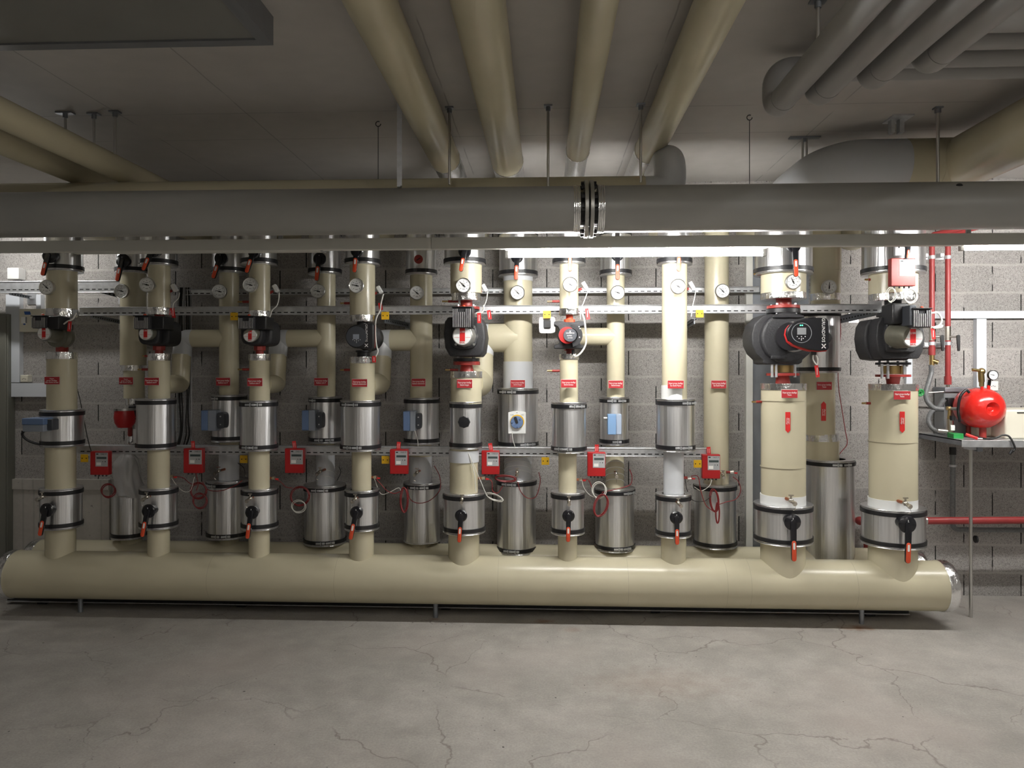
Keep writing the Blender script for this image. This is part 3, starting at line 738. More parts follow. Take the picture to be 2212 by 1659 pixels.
F3 = front('F3', 561, 44, 560, 44, 560, 75, 574, (672, 686), 0, (765, 779), (864, 972, 559, 79, (('t', 556), ('t', 570), ('b', 548), ('b', 562))), (1053, 1140, 561, 76), 1225)
F4 = front('F4', 783, 54, 781, 53, 783, 75, 574, (681, 696), 0, (771, 785), (864, 972, 779, 86, (('t', 758), ('t', 775), ('b', 762), ('b', 782))), (1056, 1142, 782, 73), 1228, wmid=42)
F5 = front('F5', 1007, 68, 1002, 67, 1004, 90, 574, (634, 651), 0, (802, 816), (867, 968, 1006, 70), (1062, 1148, 1003, 91), 1230, wmid=61)
F6 = front('F6', 1229, 40.5, 1226, 41.5, 1229, 70, 573, (667, 681), 0, (765, 777), (868, 976, 1229, 76, (('t', 1238), ('t', 1252), ('b', 1208), ('b', 1225))), (1061, 1151, 1226.5, 72), 1230, wmid=39)
F7 = front('F7', 1457, 53.5, 1455, 53.5, 1457, 74, 573, None, 0, None, (861, 973, 1459, 83, (('t', 1475), ('t', 1492), ('b', 1462), ('b', 1478))), (1065, 1156, 1454.5, 75), 1235, lowsec_m='greypvc', wmid=43)
seg(F7, 1456, 54.5, 832, 867, YF, 'whitepvc', 'wrap_band', label='white wrapped length')
F8 = front('F8', 1692, 93, 1691, 93, 1692, 121, 594, (634, 648), 0, (828, 842), None, (1086, 1168, 1691.5, 121), 1262)
F9 = front('F9', 1929, 97, 1928, 97, 1929, 127, 594, (636, 652), 0, (829, 843), None, (1093, 1174, 1929, 128), 1262)
seg(F5, 1002, 65, 972, 997, YF, 'greypvc', 'wrap_band', label='pale grey wrapped length')
seg(F8, 1691, 94, 1067, 1092, YF, 'whitepvc', 'wrap_band', label='white wrapped length')
seg(F9, 1928, 98, 1075, 1100, YF, 'whitepvc', 'wrap_band', label='white wrapped length')
for (r_, px, py, w_) in ((F8, 1691, 1008, 93.6), (F9, 1928, 954, 97.6), (F8, 1691, 866, 93.6)):
    X = P(px, HY, YF).x; MB().ring((X, YF, P(px, py, YF).z), (0, 0, 1), w_/2*S(px, YF)-.003, w_/2*S(px, YF)+.0006, 0, .004, 48).build('seam', 'seamline', r_)
for (r_, x0, x1, y) in ((F5, 955, 990, 651), (F5, 962, 990, 799), (F6, 1182, 1210, 651), (F6, 1182, 1210, 801), (F8, 1628, 1648, 592), (F8, 1624, 1648, 868), (F9, 1868, 1890, 604), (F9, 1862, 1885, 871), (F3, 514, 541, 652), (F3, 514, 541, 798), (F4, 735, 758, 655), (F4, 735, 758, 799), (F2, 308, 322, 769), (F2, 298, 322, 798)):
    nipple(r_, x0, x1, y, YF)

# back row
def back(col, cx, w, upj, tee=None, leg=None, mid=None, greylow=None, low=None, lowx=None, cl=None, wl=None, rings=0):
    r = riser(col, cx, YB, w); X = P(cx, HY, YB).x; rr = w/2*S(cx, YB); cl = cl or cx; wl = wl or w
    seg(r, cx, w, 500, mid[0]+6 if mid else greylow[0], YB)
    top_elbow(r, X, YB, rr, P(cx, 500, YB).z, 2.72)
    if upj: jacket(col, 'upper', upj[0], upj[1], 497, upj[2], YB, inner=rr*.9)
    if mid:
        jacket(col, 'middle', mid[2], mid[3], mid[0], mid[1], YB, inner=rr*.9, buckle=mid[4] if len(mid) > 4 else ())
        seg(r, cl, wl, mid[1]-4, greylow[0], YB)
    if greylow:
        Xl = P(cl, HY, YB).x; rl = wl/2*S(cl, YB)
        gz0 = P(cl, greylow[1], YB).z; gz1 = P(cl, greylow[0], YB).z
        o = MB().cyl((Xl, YB, gz0), (Xl, YB, gz1), rl*1.02, n=40).build('elbow_sleeve', 'greypvc' if col != 'B6' else 'cream', r, label='grey sleeve')
        for k in range(rings):
            zc = gz0+(gz1-gz0)*(.2+.2*k)
            b = MB(); pts = []
            for i in range(33):
                a = math.pi*2*i/32; pts.append(V(Xl+rl*1.03*math.cos(a), YB+rl*1.03*math.sin(a), zc-.55*rl*math.sin(a)*1.0-.01))
            b.tube(pts, .0022, 6, cap=False); b.build('seam_ring', 'whitepvc', o)
    if low:
        jacket(col, 'lower', low[2], low[3], low[0], low[1], YB, inner=wl/2*S(cl, YB)*.9, bb=col != 'B4', buckle=low[4] if len(low) > 4 else ())
        seg(r, cl, wl, low[1]-4, 1215, YB)
    if tee:
        ty0, ty1, tx = tee; tr = (ty1-ty0)/2*S(cx, YB); z = P(cx, (ty0+ty1)/2, YB).z; Xe = P(tx, HY, YB).x
        if leg:
            lb, tox = leg; zl = P(tx, lb, YB).z; Xt = P(tox, HY, YF).x
            MB().cyl((X, YB, z), (Xe+.07, YB, z), tr, n=36).build('branch_pipe', 'cream', r)
            MB().tube([(Xe+.07, YB, z), (Xe, YB, z), (Xe, YB-.03, z-.13)], tr*1.01, 36, fil=.07, seg=10).build('branch_elbow', 'greypvc', r, label='grey elbow')
            MB().tube([(Xe, YB-.03, z-.12), (Xe, YB-.05, zl+.05), (Xe, YB-.05, zl), (Xt, YF+.03, zl)], tr, 36, fil=.075, seg=10).build('branch_leg', 'cream', r)
        else:
            MB().cyl((X, YB, z), (Xe, YB, z), tr, n=36).build('branch_pipe', 'cream', r)
    return r
B1 = riser('B1', 288, YB, 52)
seg(B1, 288, 52, 500, 789, YB); top_elbow(B1, P(288, HY, YB).x, YB, 26*S(288, YB), P(288, 500, YB).z, 2.72)
jacket('B1', 'upper', 288, 72, 497, 592, YB, inner=.07)
collar(B1, 287, 44, 788, 801, YB); seg(B1, 290, 42, 801, 860, YB); collar(B1, 287, 28, 860, 875, YB)
seg(B1, 283, 14, 870, 985, YB, 'steel', 'bare_pipe'); collar(B1, 283, 15, 940, 958, YB)
jacket('B1', 'lower', 280, 72, 1066, 1160, YB, inner=.05, bt=False); seg(B1, 284, 42, 1156, 1215, YB)
B2 = back('B2', 495, 41, (495, 72, 592), (712, 750, 397), (829, 345), (852, 953, 495, 72, (('t', 480),)), (975, 1036), (1036, 1158, 493, 89, (('t', 466), ('t', 478), ('b', 486), ('b', 506))))
B3 = back('B3', 705, 39, (702, 70, 594), (712, 750, 603), (829, 563), (856, 956, 703, 70, (('t', 686), ('b', 700), ('b', 720))), (980, 1046), (1045, 1172, 702, 89, (('t', 696), ('t', 712), ('b', 706), ('b', 724))), cl=703, rings=2)
B4 = back('B4', 910, 48, (910, 67, 596), (712, 758, 824), (829, 786), (858, 958, 911, 76), (985, 1043), (1040, 1168, 912, 79, (('t', 903), ('t', 922))), cl=908)
B5 = back('B5', 1119, 62, (1119, 84, 599), (698, 761, 1035), (826, 1010), (838, 965, 1119, 88, (('t', 1090), ('t', 1108), ('b', 1134), ('b', 1148))), (985, 1034), (1033, 1190, 1116, 86, (('t', 1096), ('t', 1108), ('b', 1100), ('b', 1114))), cl=1119, wl=58, rings=4)
B6 = back('B6', 1330, 38.5, (1330, 68, 597), (708, 746, 1233), None, (857, 960, 1327, 63, (('t', 1320), ('t', 1340), ('b', 1330))), (988, 1052), (1052, 1185, 1328, 86, (('t', 1350), ('t', 1362), ('b', 1332), ('b', 1350))), cl=1328, wl=39, rings=4)
B7 = riser('B7', 1547, YB, 52)
seg(B7, 1548, 51, 480, 780, YB); seg(B7, 1547, 53, 780, 1052, YB); top_elbow(B7, P(1548, HY, YB).x, YB, 25.5*S(1548, YB), P(1548, 480, YB).z, 2.72)
jacket('B7', 'lower', 1544.5, 91, 1043, 1178, YB, inner=.08); seg(B7, 1545, 52, 1170, 1218, YB)
seg(B7, 1560, 15, 1020, 1046, YB, 'whitepvc', 'wrap_band')
B8 = riser('B8', 1787, YB, 62)
seg(B8, 1784, 62, 480, 586, YB); seg(B8, 1783, 60, 586, 680, YB); collar(B8, 1783, 60, 635, 650, YB); top_elbow(B8, P(1784, HY, YB).x, YB, 31*S(1784, YB), P(1784, 480, YB).z, 2.72)
jacket('B8', 'middle', 1766, 92, 673, 806, YB, inner=.09)
seg(B8, 1766, 71, 800, 938, YB); collar(B8, 1773, 70, 936, 952, YB); seg(B8, 1773, 74, 952, 1000, YB)
jacket('B8', 'lower', 1789.5, 107, 990, 1213, YB, inner=.11, buckle=(('t', 1788), ('t', 1810), ('b', 1810), ('b', 1832)))
seg(B8, 1789, 74, 1206, 1222, YB)
seg(B5, 1119, 64, 598, 608, YB, 'greypvc', 'wrap_band', label='grey wrapped length'); seg(B5, 1119, 64, 781, 842, YB, 'greypvc', 'wrap_band', label='grey wrapped length')
# red sticker
q = P(904, 560, YB-.115); t = thing('round_sticker', 'round dark red sticker on an aluminium jacket under the lighting rail', 'sticker', q)
MB().prism(circ(q.x, q.z, 9.5*S(904, YB-.115)), q.y-.004, q.y+.006).build('disc', 'redpaint', t)
MB().capsule((q.x-.012, q.z-.008), (q.x+.012, q.z+.008), .003, .003, q.y-.0045, q.y-.004).build('printed_mark', 'print', t)

# manifolds
def manifold(label, x0, x1, Y, Z, R, name, feet):
    a = P(x0, 1240, Y).x; b_ = P(x1, 1240, Y).x
    t = thing('manifold_pipe', label, 'manifold', ((a+b_)/2, Y, Z-R), 'distribution manifolds')
    n = 24; b = MB()
    b.lathe((a+.05, Y, Z), (1, 0, 0), [(R, 0)]+[(R, (b_-a-.1)*k/n) for k in range(1, n+1)], 72); b.build('cladding', 'cream', t)
    for (x, sg) in ((a, 1), (b_, -1)):
        MB().lathe((x+sg*.078, Y, Z), (-sg, 0, 0), [(R*.9, 0), (R+.004, 0), (R+.006, .015), (R+.0035, .024), (R+.006, .034), (R+.004, .052), (R*.975, .066), (R*.93, .072), (R*.88, .070), (R*.5, .076), (0, .077)], 64).build('end_cap', 'foil', t, label='shiny foil end cap')
        MB().cyl((x, Y, Z-.02), (x-sg*.05, Y, Z-.02), .012, n=12).build('end_fitting', 'nickel', t)
    for px in feet:
        X = P(px, 1240, Y).x
        MB().cyl((X, Y, 0), (X, Y, Z-R+.02), .016, n=20).build('foot', 'zincdull', t)
    return t, a, b_
m1, ma, mb_ = manifold('long thick cream manifold pipe lying in front along the floor', 15, 2053, YF, .252, .157, 'front', (174, 941, 1861))
for px in (468, 735, 1078, 1352, 1560, 1610, 1833):
    X = P(px, 1240, YF).x; MB().ring((X, YF, .252), (1, 0, 0), .154, .1573, 0, .002, 64).build('joint_seam', 'seamline', m1)
m2, _, _ = manifold('cream manifold pipe lying behind the front one against the block wall', 70, 1990, YB, .245, .15, 'back', (300, 1300))
t = thing('base_rail', 'dark steel rail low on the floor under the manifolds', 'rail', (0, 5.05, 0))
a = P(20, 1300, 5.05).x; b_ = P(1960, 1300, 5.05).x
MB().box(a, b_, 5.03, 5.07, .018, .060).build('channel', 'rubber', t)
MB().box(a, b_, 5.015, 5.03, .018, .024).build('edge', 'zinc', t)
for k in range(5):
    X = a+(b_-a)*(.04+.23*k); MB().box(X-.03, X+.03, 5.03, 5.07, 0, .018).build('foot', 'rubber', t)

# ---- gauges
for (c, px, py, an, xp) in (('F1', 103, 621, 140, 134), ('F2', 319, 615.5, 165, 344), ('F3', 542, 616, 165, 561), ('F4', 771, 617.5, 165, 783), ('F5', 1002, 617, 135, 1007),
                        ('F6', 1231.5, 615, 150, 1229), ('F7', 1464, 619, 150, 1457), ('F8', 1712, 609, 115, 1692)):
    gauge(c, px, py, 4.73, YF-.05, 16.3, an, xp)
for (c, px, py, an, xp) in (('B1', 264, 629, 165, 288), ('B2', 475.5, 630, 165, 495), ('B3', 688, 629.5, 165, 705), ('B4', 901, 633, 140, 910), ('B5', 1118, 632.5, 135, 1119),
                        ('B6', 1334, 632.5, 160, 1330), ('B7', 1560, 629, 135, 1548), ('B8', 1790, 620.5, 85, 1784)):
    gauge(c, px, py, 5.13, YB-.03, 15.6, an, xp)
# ---- signs
for (c, x0, y0, x1, y1, s) in (('F1', 96, 814, 128, 830, 'Départ\ngroupe chauffage\nSalle réunion du haut'), ('F2', 312, 816, 343, 832, D+'Radiateurs zone M'), ('F3', 534, 817, 566.5, 834, D+'Radiateurs salles M'),
    ('F4', 760, 819, 793, 835.5, D+'Radiateurs administration'), ('F5', 987, 820, 1020, 838, D+'Batterie hangars'), ('F6', 1212, 820, 1245, 837, D+'Batterie bureaux'),
    ('F7', 1442.5, 822, 1477, 839, D+'Eau chaude Mayens'), ('F8', 1688.5, 842, 1723, 859.5, D+'Piscine'), ('F9', 1931, 845, 1967, 863, D+'Piscine')):
    plate(c, x0, y0, x1, y1, 4.72 if c in ('F8', 'F9') else 4.77, YF-.03, s)
for (c, x0, y0, x1, y1, s) in (('B1', 257, 815, 287, 830.5, 'Retour\ngroupe chauffage\nSalle réunion du haut'), ('B2', 466.5, 816, 497, 833, Rt+'Radiateurs zone M'), ('B3', 678.5, 816.5, 708.5, 833, Rt+'Radiateurs salles M'),
    ('B4', 889, 818, 919, 834.5, Rt+'Radiateurs administration'), ('B5', 1103, 821, 1134, 836.5, Rt+'Batterie hangars'), ('B6', 1314.5, 822, 1346, 838.5, Rt+'Batterie bureaux'),
    ('B7', 1536.5, 822, 1569, 839, Rt+'Eau chaude Mayens'), ('B8', 1764.5, 825, 1797, 842, Rt+'Piscine')):
    plate(c, x0, y0, x1, y1, 5.15, YB-.03, s)
# arrow stickers bent round the pipe
def arrow(col, cx, px, y0, y1, up, Y, rp, words):
    X = P(cx, HY, Y).x; s_ = S(cx, Y); z0 = P(cx, y1, Y-rp).z; z1 = P(cx, y0, Y-rp).z; wv = 10*s_
    a0 = math.asin(max(-.9, min(.9, (P(px, HY, Y-rp).x-X)/rp)))
    t = thing('flow_arrow', 'red %s-pointing arrow sticker with white letters on the %s' % ('upward' if up else 'downward', PH[col]), 'sticker', (X, Y-rp, z0), 'red flow arrows')
    hw = wv/2/rp; tip = wv*.55; b = MB(); vs = []; fs = []
    def pt(a, z, d): return (X+(rp+d)*math.sin(a0+a), Y-(rp+d)*math.cos(a0+a), z)
    zz0, zz1 = (z0, z1-tip) if up else (z0+tip, z1)
    n = 6
    for d in (.0008, .002):
        for i in range(n+1):
            f = i/n*2-1; k = tip*(1-abs(f))
            vs.append(pt(hw*f, zz0-(0 if up else k), d)); vs.append(pt(hw*f, zz1+(k if up else 0), d))
    m_ = 2*(n+1)
    for i in range(n):
        fs.append((m_+2*i, m_+2*i+2, m_+2*i+3, m_+2*i+1)); fs.append((2*i, 2*i+1, 2*i+3, 2*i+2))
        fs.append((2*i, 2*i+2, m_+2*i+2, m_+2*i)); fs.append((2*i+1, m_+2*i+1, m_+2*i+3, 2*i+3))
    fs.append((0, m_, m_+1, 1)); fs.append((2*n, 2*n+1, m_+2*n+1, m_+2*n))
    b.add(vs, fs); b.build('arrow', 'redtag', t)
    q = pt(0, (zz0+zz1)/2, .0032)
    text(words, wv*.36, q, 90 if up else -90, parent=t, maxw=(zz1-zz0)*.6)
arrow('F8', 1692, 1702, 890, 935, False, YF, .1405, 'DEPART\nChauffage')
arrow('F9', 1929, 1949, 889, 935, False, YF, .1465, 'DEPART\nChauffage')
arrow('B8', 1766, 1779, 867, 909, True, YB, .1155, 'RETOUR\nChauffage')

# ---- valve levers
for (c, hx, hy, tx, ty, hr) in (('F1', 107, 552, 97, 592, 15), ('F2', 330, 543, 314, 581, 12), ('F3', 549, 545, 536, 586, 12), ('F4', 771, 541, 767.5, 585, 13),
                       ('F5', 1004, 543, 996.5, 583, 13), ('F6', 1231, 538, 1231, 583, 12), ('F7', 1465, 538, 1465.5, 583, 12)):
    valve(c, 'upper', hx, hy, tx, ty, 4.72, 4.79, hr)
for (c, hx, hy, tx, ty, hr) in (('B1', 265.5, 563, 257, 604, 14), ('B2', 477, 558, 464, 598, 13), ('B3', 690.5, 559, 686, 603, 13), ('B5', 1117, 556, 1115, 601, 12), ('B6', 1333.5, 552, 1333.5, 601, 12)):
    valve(c, 'upper', hx, hy, tx, ty, 5.11, 5.18, hr)
valve('F8', 'upper', 1715, 530, 1717.5, 594, 4.64, 4.72, 14, .5, 4.8, 5)
t9 = valve('F9', 'upper', 1960, 520, 1957, 556, 4.62, 4.72, 14, .6, 4.5, 3)
for (c, hx, hy, tx, ty, hr, gf) in (('F1', 101, 1102, 91, 1152, 14, .45), ('F2', 321, 1104, 311.5, 1154, 14, .45), ('F3', 544, 1107, 537.5, 1158, 13.5, .45), ('F4', 770, 1107.5, 759.5, 1160, 13, .45),
                       ('F5', 996, 1114, 993, 1166, 12.5, .46), ('F6', 1228, 1114.5, 1227, 1165, 12.5, .46), ('F7', 1461, 1118.5, 1461.5, 1171, 13, .46)):
    valve(c, 'lower', hx, hy, tx, ty, 4.71, 4.79, hr, gf)
valve('F8', 'lower', 1712, 1128, 1713, 1206, 4.63, 4.72, 16.5, .5, 5.2, 5.4)
valve('F9', 'lower', 1960, 1133, 1958, 1210, 4.62, 4.71, 17.5, .5, 5.4, 5.6)
# ---- drain cocks
for (c, px, py, s, l) in (('F1', 92, 1074, 1.1, -1), ('F2', 318, 1074, 1, -1), ('F3', 541, 1077, 1, -1), ('F4', 768, 1078, 1, -1), ('F5', 998, 1079, 1, 0), ('F6', 1229, 1083, 1, 0), ('F7', 1465, 1087, 1, 1)):
    drain(c, px, py, 4.74, 4.80, s, l)
drain('F8', 1708, 1082, 4.69, 4.76, 1.2, 1); drain('F9', 1955, 1088, 4.68, 4.75, 1.2, 1)
for (c, px, py, l) in (('B2', 473, 1018, -1), ('B3', 692, 1019, -1), ('B4', 901, 1021, -1), ('B5', 1117, 1021, 0), ('B6', 1331, 1024, 0), ('B7', 1561, 1026, 0)):
    drain(c, px, py, 5.13, 5.22, 1, l)

# ---------------------------------------------------------------- pumps
def finbox(root, x0, y0, x1, y1, Y0, Y1, side=0):
    a = P(x0, y1, Y0); b_ = P(x1, y0, Y0)
    bx = MB().box(a.x, b_.x, Y0+.012, Y1, a.z, b_.z).build('terminal_box', 'finblk', root, bev=.003)
    n = 10; b = MB(); wv = (b_.x-a.x)
    for k in range(n):
        x = a.x+wv*(k+.5)/n; top = b_.z-.008-(.020 if 2 < k < 7 else 0)
        b.mi = 0; b.box(x-.0028, x+.0028, Y0, Y0+.014, a.z+.004, top)
        b.mi = 1; b.box(x-.0021, x+.0021, Y0-.0007, Y0, a.z+.004, top)
    b.build('cooling_fins', ['finblk', 'finedge'], bx)
    MB().box(a.x-.004, b_.x+.004, Y0-.002, Y1, b_.z, b_.z+.006).build('lid', 'black', bx, bev=.002)
    MB().sphere(((a.x+b_.x)/2+.01, Y0+.03, b_.z+.010), .010, .010, .008).build('indicator', 'redgrip', bx)
def disc(root, px, py, r, Y, motor_to, mr, m='motor', tilt=V(0, 0, 0)):
    c = P(px, py, Y); R = r*S(px, Y)
    e = Vector(motor_to)
    MB().lathe(c+V(0, .004, 0), e-c, [(R*1.02, 0), (R*1.08, .01), (R*1.12, .02), (mr, (e-c).length*.9), (mr*1.02, (e-c).length)], 12 if m == 'castgrey' else 28).build('motor', m, root)
    d = MB().lathe(c+V(0, .006, 0), (0, -1, 0), [(R*1.04, 0), (R*1.04, .008), (R, .010), (R*.98, .009), (0, .009)], 40).build('name_disc', 'castgrey', root)
    MB().prism(circ(c.x, c.z, R*.94), c.y-.0045, c.y-.002).build('disc_face', 'dialwhite', d)
    MB().box(c.x-R*.28, c.x+R*.28, c.y-.0055, c.y-.0045, c.z-R*.62, c.z+R*.8).build('red_block', 'redtag', d)
    text('LI 000', R*.3, (c.x, c.y-.006, c.z+R*.38), parent=d, maxw=R*.48)
    text('BIRAL', R*.24, (c.x, c.y-.006, c.z-R*.76), parent=d, m='redtag')
    MB().box(c.x-R*.86, c.x-R*.32, c.y-.0052, c.y-.0045, c.z-R*.22, c.z-R*.19).box(c.x+R*.32, c.x+R*.86, c.y-.0052, c.y-.0045, c.z-R*.22, c.z-R*.19).build('printed_line', 'redtag', d)
def neck(root, px, y0, y1, wpx, Y=YF, m='redpaint', name='union_nut', n=8, flare=None):
    z1 = P(px, y0, Y).z; z0 = P(px, y1, Y).z; X = P(px, HY, Y).x; r = wpx/2*S(px, Y)
    b = MB(); b.lathe((X, Y, z0), (0, 0, 1), [(r*(flare or 1), 0), (r, (z1-z0))], n); return b.build(name, m, root, bev=.001)
def flange(root, px, y0, y1, wpx, m, name='flange', bolts=True, Y=YF):
    z1 = P(px, y0, Y).z; z0 = P(px, y1, Y).z; X = P(px, HY, Y).x; r = wpx/2*S(px, Y)
    o = MB().cyl((X, Y, z0), (X, Y, z1), r, n=48).build(name, m, root, bev=.0015)
    if bolts:
        for a in (45, 135, 225, 315):
            c = V(X+r*.80*math.cos(math.radians(a)), Y+r*.80*math.sin(math.radians(a)), 0)
            MB().cyl((c.x, c.y, z0-.012), (c.x, c.y, z1+.012), .008, n=6).build('bolt', 'zinc', o)
    return o

# F1: bare grey pump
X = P(134, HY, YF).x
t = thing('circulation_pump', 'small bare grey pump with finned box and white disc nearest the grey cabinet', 'pump', (X, YF, P(134, 760, YF).z), 'circulation pumps')
c = P(135, 728, YF)
MB().lathe((c.x, YF+.05, c.z), (0, -1, 0), [(.03, 0), (.06, .01), (.078, .035), (.080, .07), (.066, .088), (.060, .10), (.072, .104), (.072, .112), (.058, .116)], 32).build('volute', 'motor', t)
MB().lathe((c.x, YF, P(134, 752, YF).z), (0, 0, 1), [(.022, 0), (.035, .02), (.05, .05), (.06, .10), (.040, .16), (.024, .20), (.024, .23)], 24).build('casting_body', 'motor', t)
disc(t, 95.5, 720, 14.5, 4.70, (c.x-.0, YF-.055, c.z+.01), .055)
finbox(t, 67, 683, 98, 709, 4.68, 4.78)
MB().box(P(98, 0, 4.7).x, P(148, 0, 4.8).x, 4.70, 4.82, P(120, 712, 4.75).z, P(120, 684, 4.75).z).build('terminal_cover', 'black', t, bev=.006)
neck(t, 134.5, 748, 760, 25); neck(t, 134.5, 682, 700, 22, m='redpaint')
# F2, F3: foam-shelled pumps
for (col, cx, dx, dy, bx0, bx1, by0, by1, ex, lab) in (('F2', 344, 315, 720, 288.5, 320, 683, 711, 376, 'foam-shelled pump with finned box, on the second front riser from the cabinet'), ('F3', 561, 540.5, 724.5, 514, 547, 684, 711, 594, 'foam-shelled pump with finned box, on the third front riser from the cabinet')):
    X = P(cx, HY, YF).x; t = thing('circulation_pump', lab, 'pump', (X, YF, P(cx, 760, YF).z), 'circulation pumps')
    a = P(cx-28, 748, YF); b_ = P(ex, 700 if col == 'F2' else 688, YF); zc = P(cx, 720, YF).z
    MB().prism(superell((a.x+b_.x)/2, zc, (b_.x-a.x)/2, 28*S(cx, YF), .55), YF-.06, YF+.10, .02).build('insulation_shell', 'foam', t)
    MB().prism(superell(X-.01, zc, .072, 26*S(cx, YF), .6), YF-.12, YF-.05, .015).build('shell_front', 'foam', t)
    disc(t, dx, dy, 14.5, 4.70, (X-.005, YF-.10, zc+.005), .05)
    finbox(t, bx0, by0, bx1, by1, 4.66, 4.77)
    MB().box(P(bx1, 0, 4.7).x, P(cx+26, 0, 4.8).x, 4.70, 4.84, P(cx, 712, 4.75).z, P(cx, 684, 4.75).z).build('terminal_cover', 'black', t, bev=.006)
    neck(t, cx, 747, 757, 26); neck(t, cx, 756, 766, 17, n=20); neck(t, cx, 676, 690, 20, n=20)
# F4: square-headed pump
X = P(783, HY, YF).x; t = thing('circulation_pump', 'black pump with square head, round display and a brand name down its side', 'pump', (X, YF, P(783, 770, YF).z), 'circulation pumps')
c = P(793, 729, YF-.05); s_ = S(783, 4.66)
MB().lathe((c.x, YF+.07, c.z), (0, -1, 0), [(.06, 0), (.088, .02), (.092, .06), (.088, .10), (.05, .13)], 40).build('volute', 'foam', t)
MB().cyl((c.x-.01, YF-.05, c.z), (P(780, 727, 4.7).x, 4.70, c.z), .055, n=28).build('motor', 'black', t)
hx, hz = P(772, 727, 4.66).x, P(772, 727, 4.66).z
out = circ(hx, hz, 25.5*s_, 20, 90, 270)+[(P(803, 0, 4.66).x, P(803, 755, 4.66).z), (P(807, 0, 4.66).x, P(807, 751, 4.66).z), (P(807, 0, 4.66).x, P(807, 702, 4.66).z), (P(803, 0, 4.66).x, P(803, 698, 4.66).z)]
hd = MB().prism(out, 4.655, 4.70, .006).build('control_head', 'black', t)
MB().box(P(802, 0, 4.66).x, P(806.5, 0, 4.66).x, 4.70, 4.712, P(805, 751, 4.66).z, P(805, 702, 4.66).z).build('red_rim', 'redtag', hd)
MB().prism(circ(P(770, 0, 4.655).x, P(770, 727, 4.655).z, 22*s_), 4.651, 4.656).build('display_ring', 'darkgrey', hd)
sc = MB().box(P(762.5, 0, 4.65).x, P(775.5, 0, 4.65).x, 4.6495, 4.651, P(770, 733, 4.65).z, P(770, 722, 4.65).z).build('screen', 'bluegrey', hd)
b = MB()
for (dx, dy) in ((0, 0), (-4, -1), (4, -1), (0, -3), (0, 3), (-8, -3), (8, -3)): b.prism(circ(P(770+dx, 0, 4.65).x, P(770, 737+dy, 4.65).z, .0022, 8), 4.6495, 4.651)
b.build('buttons', 'dialwhite', hd)
text('GRUNDFOS', .0205, (P(791, 0, 4.65).x, 4.6545, P(791, 719, 4.65).z), -90, parent=hd, ext=.0006, space=1.05)
b = MB(); lx, lz = P(791, 0, 4.65).x, P(791, 746, 4.65).z
b.capsule((lx-.009, lz-.009), (lx+.009, lz+.009), .002, .002, 4.654, 4.655); b.capsule((lx+.009, lz-.009), (lx-.009, lz+.009), .002, .002, 4.654, 4.655); b.build('emblem', 'whiteprint', hd)
flange(t, 785, 757, 761, 34, 'black', bolts=False); neck(t, 785, 761, 771, 28, m='rubber', n=20); neck(t, 785, 765, 772, 20, n=16); neck(t, 783, 694, 708, 24, m='rubber', n=20)
# F5
X = P(1007, HY, YF).x; t = thing('circulation_pump', 'large black-shelled pump with finned box and white disc in mid rack', 'pump', (X, YF, P(1007, 790, YF).z), 'circulation pumps')
pts = [(969, 685.6), (962, 696), (959.5, 721), (963, 752), (973, 770), (1039, 770.5), (1046, 761.5), (1050.5, 728.6), (1046.5, 700.7), (1039, 686)]
out = [(P(x, y, YF-.10).x, P(x, y, YF-.10).z) for x, y in pts]
MB().prism(out, YF-.14, YF+.11, .018).build('insulation_shell', 'foam', t, bev=.008, seg=3)
o = MB().prism(superell(P(1003, 0, 4.74).x, P(0, 728, 4.74).z, .085, .085, .6), 4.70, 4.76, .012).build('shell_front', 'foam', t)
disc(t, 999, 724.8, 20.5, 4.65, (P(1006, 0, 4.72).x, 4.735, P(0, 728.5, 4.73).z), .078, 'castgrey')
for (x, y) in ((985, 744), (1024, 744), (1024, 706), (985, 706)): MB().lathe(P(x, y, 4.69), (0, -1, 0), [(.008, 0), (.008, .01), (.004, .010), (.004, .006)], 12).build('screw', 'castgrey', t)
finbox(t, 977, 664, 1017, 708, 4.60, 4.72); MB().box(P(1017, 0, 4.62).x, P(1024, 0, 4.7).x, 4.63, 4.74, P(1020, 707, 4.65).z, P(1020, 662, 4.65).z).build('terminal_cover', 'black', t, bev=.003)
flange(t, 1007.5, 774, 780.5, 57, 'rubber'); flange(t, 1008, 781, 788.5, 58, 'redpaint', bolts=False); neck(t, 1008, 788, 803, 25, n=28, flare=1.25)
flange(t, 1007.5, 663, 669, 57, 'redpaint'); flange(t, 1007.5, 670, 675, 57, 'rubber', bolts=False); neck(t, 1007.5, 650, 664, 26, n=28)
# F6 small dial pump
X = P(1229, HY, YF).x; t = thing('circulation_pump', 'small black pump with toothed dial and red ring beside the white looped cable', 'pump', (X, YF, P(1229, 765, YF).z), 'circulation pumps')
c = P(1231, 724.5, 4.76); s_ = S(1229, 4.76)
MB().prism([(P(x, y, 4.8).x, P(x, y, 4.8).z) for x, y in ((1197, 695), (1212, 694), (1222, 696), (1240, 696), (1250, 694), (1262, 695), (1263, 703), (1253, 706), (1250, 712), (1255, 724), (1252, 738), (1254, 744), (1262, 747), (1262, 753), (1197, 753), (1197, 746), (1206, 743), (1209, 738), (1204, 726), (1208, 712), (1205, 706), (1197, 702))], YF-.10, YF+.06).build('volute', 'foam', t, bev=.004)
MB().prism(circ(P(1233, 0, 4.76).x, c.z, 25*s_, 32, -80, 80)+circ(P(1233, 0, 4.76).x, c.z, 15*s_, 32, -80, 80)[::-1], 4.735, 4.78).build('control_ring', 'black', t)
MB().cyl((P(1226, 0, 4.76).x, 4.78, c.z), (P(1225, 0, 4.76).x, 4.735, c.z), 18*s_, n=36).build('red_ring', 'redtag', t)
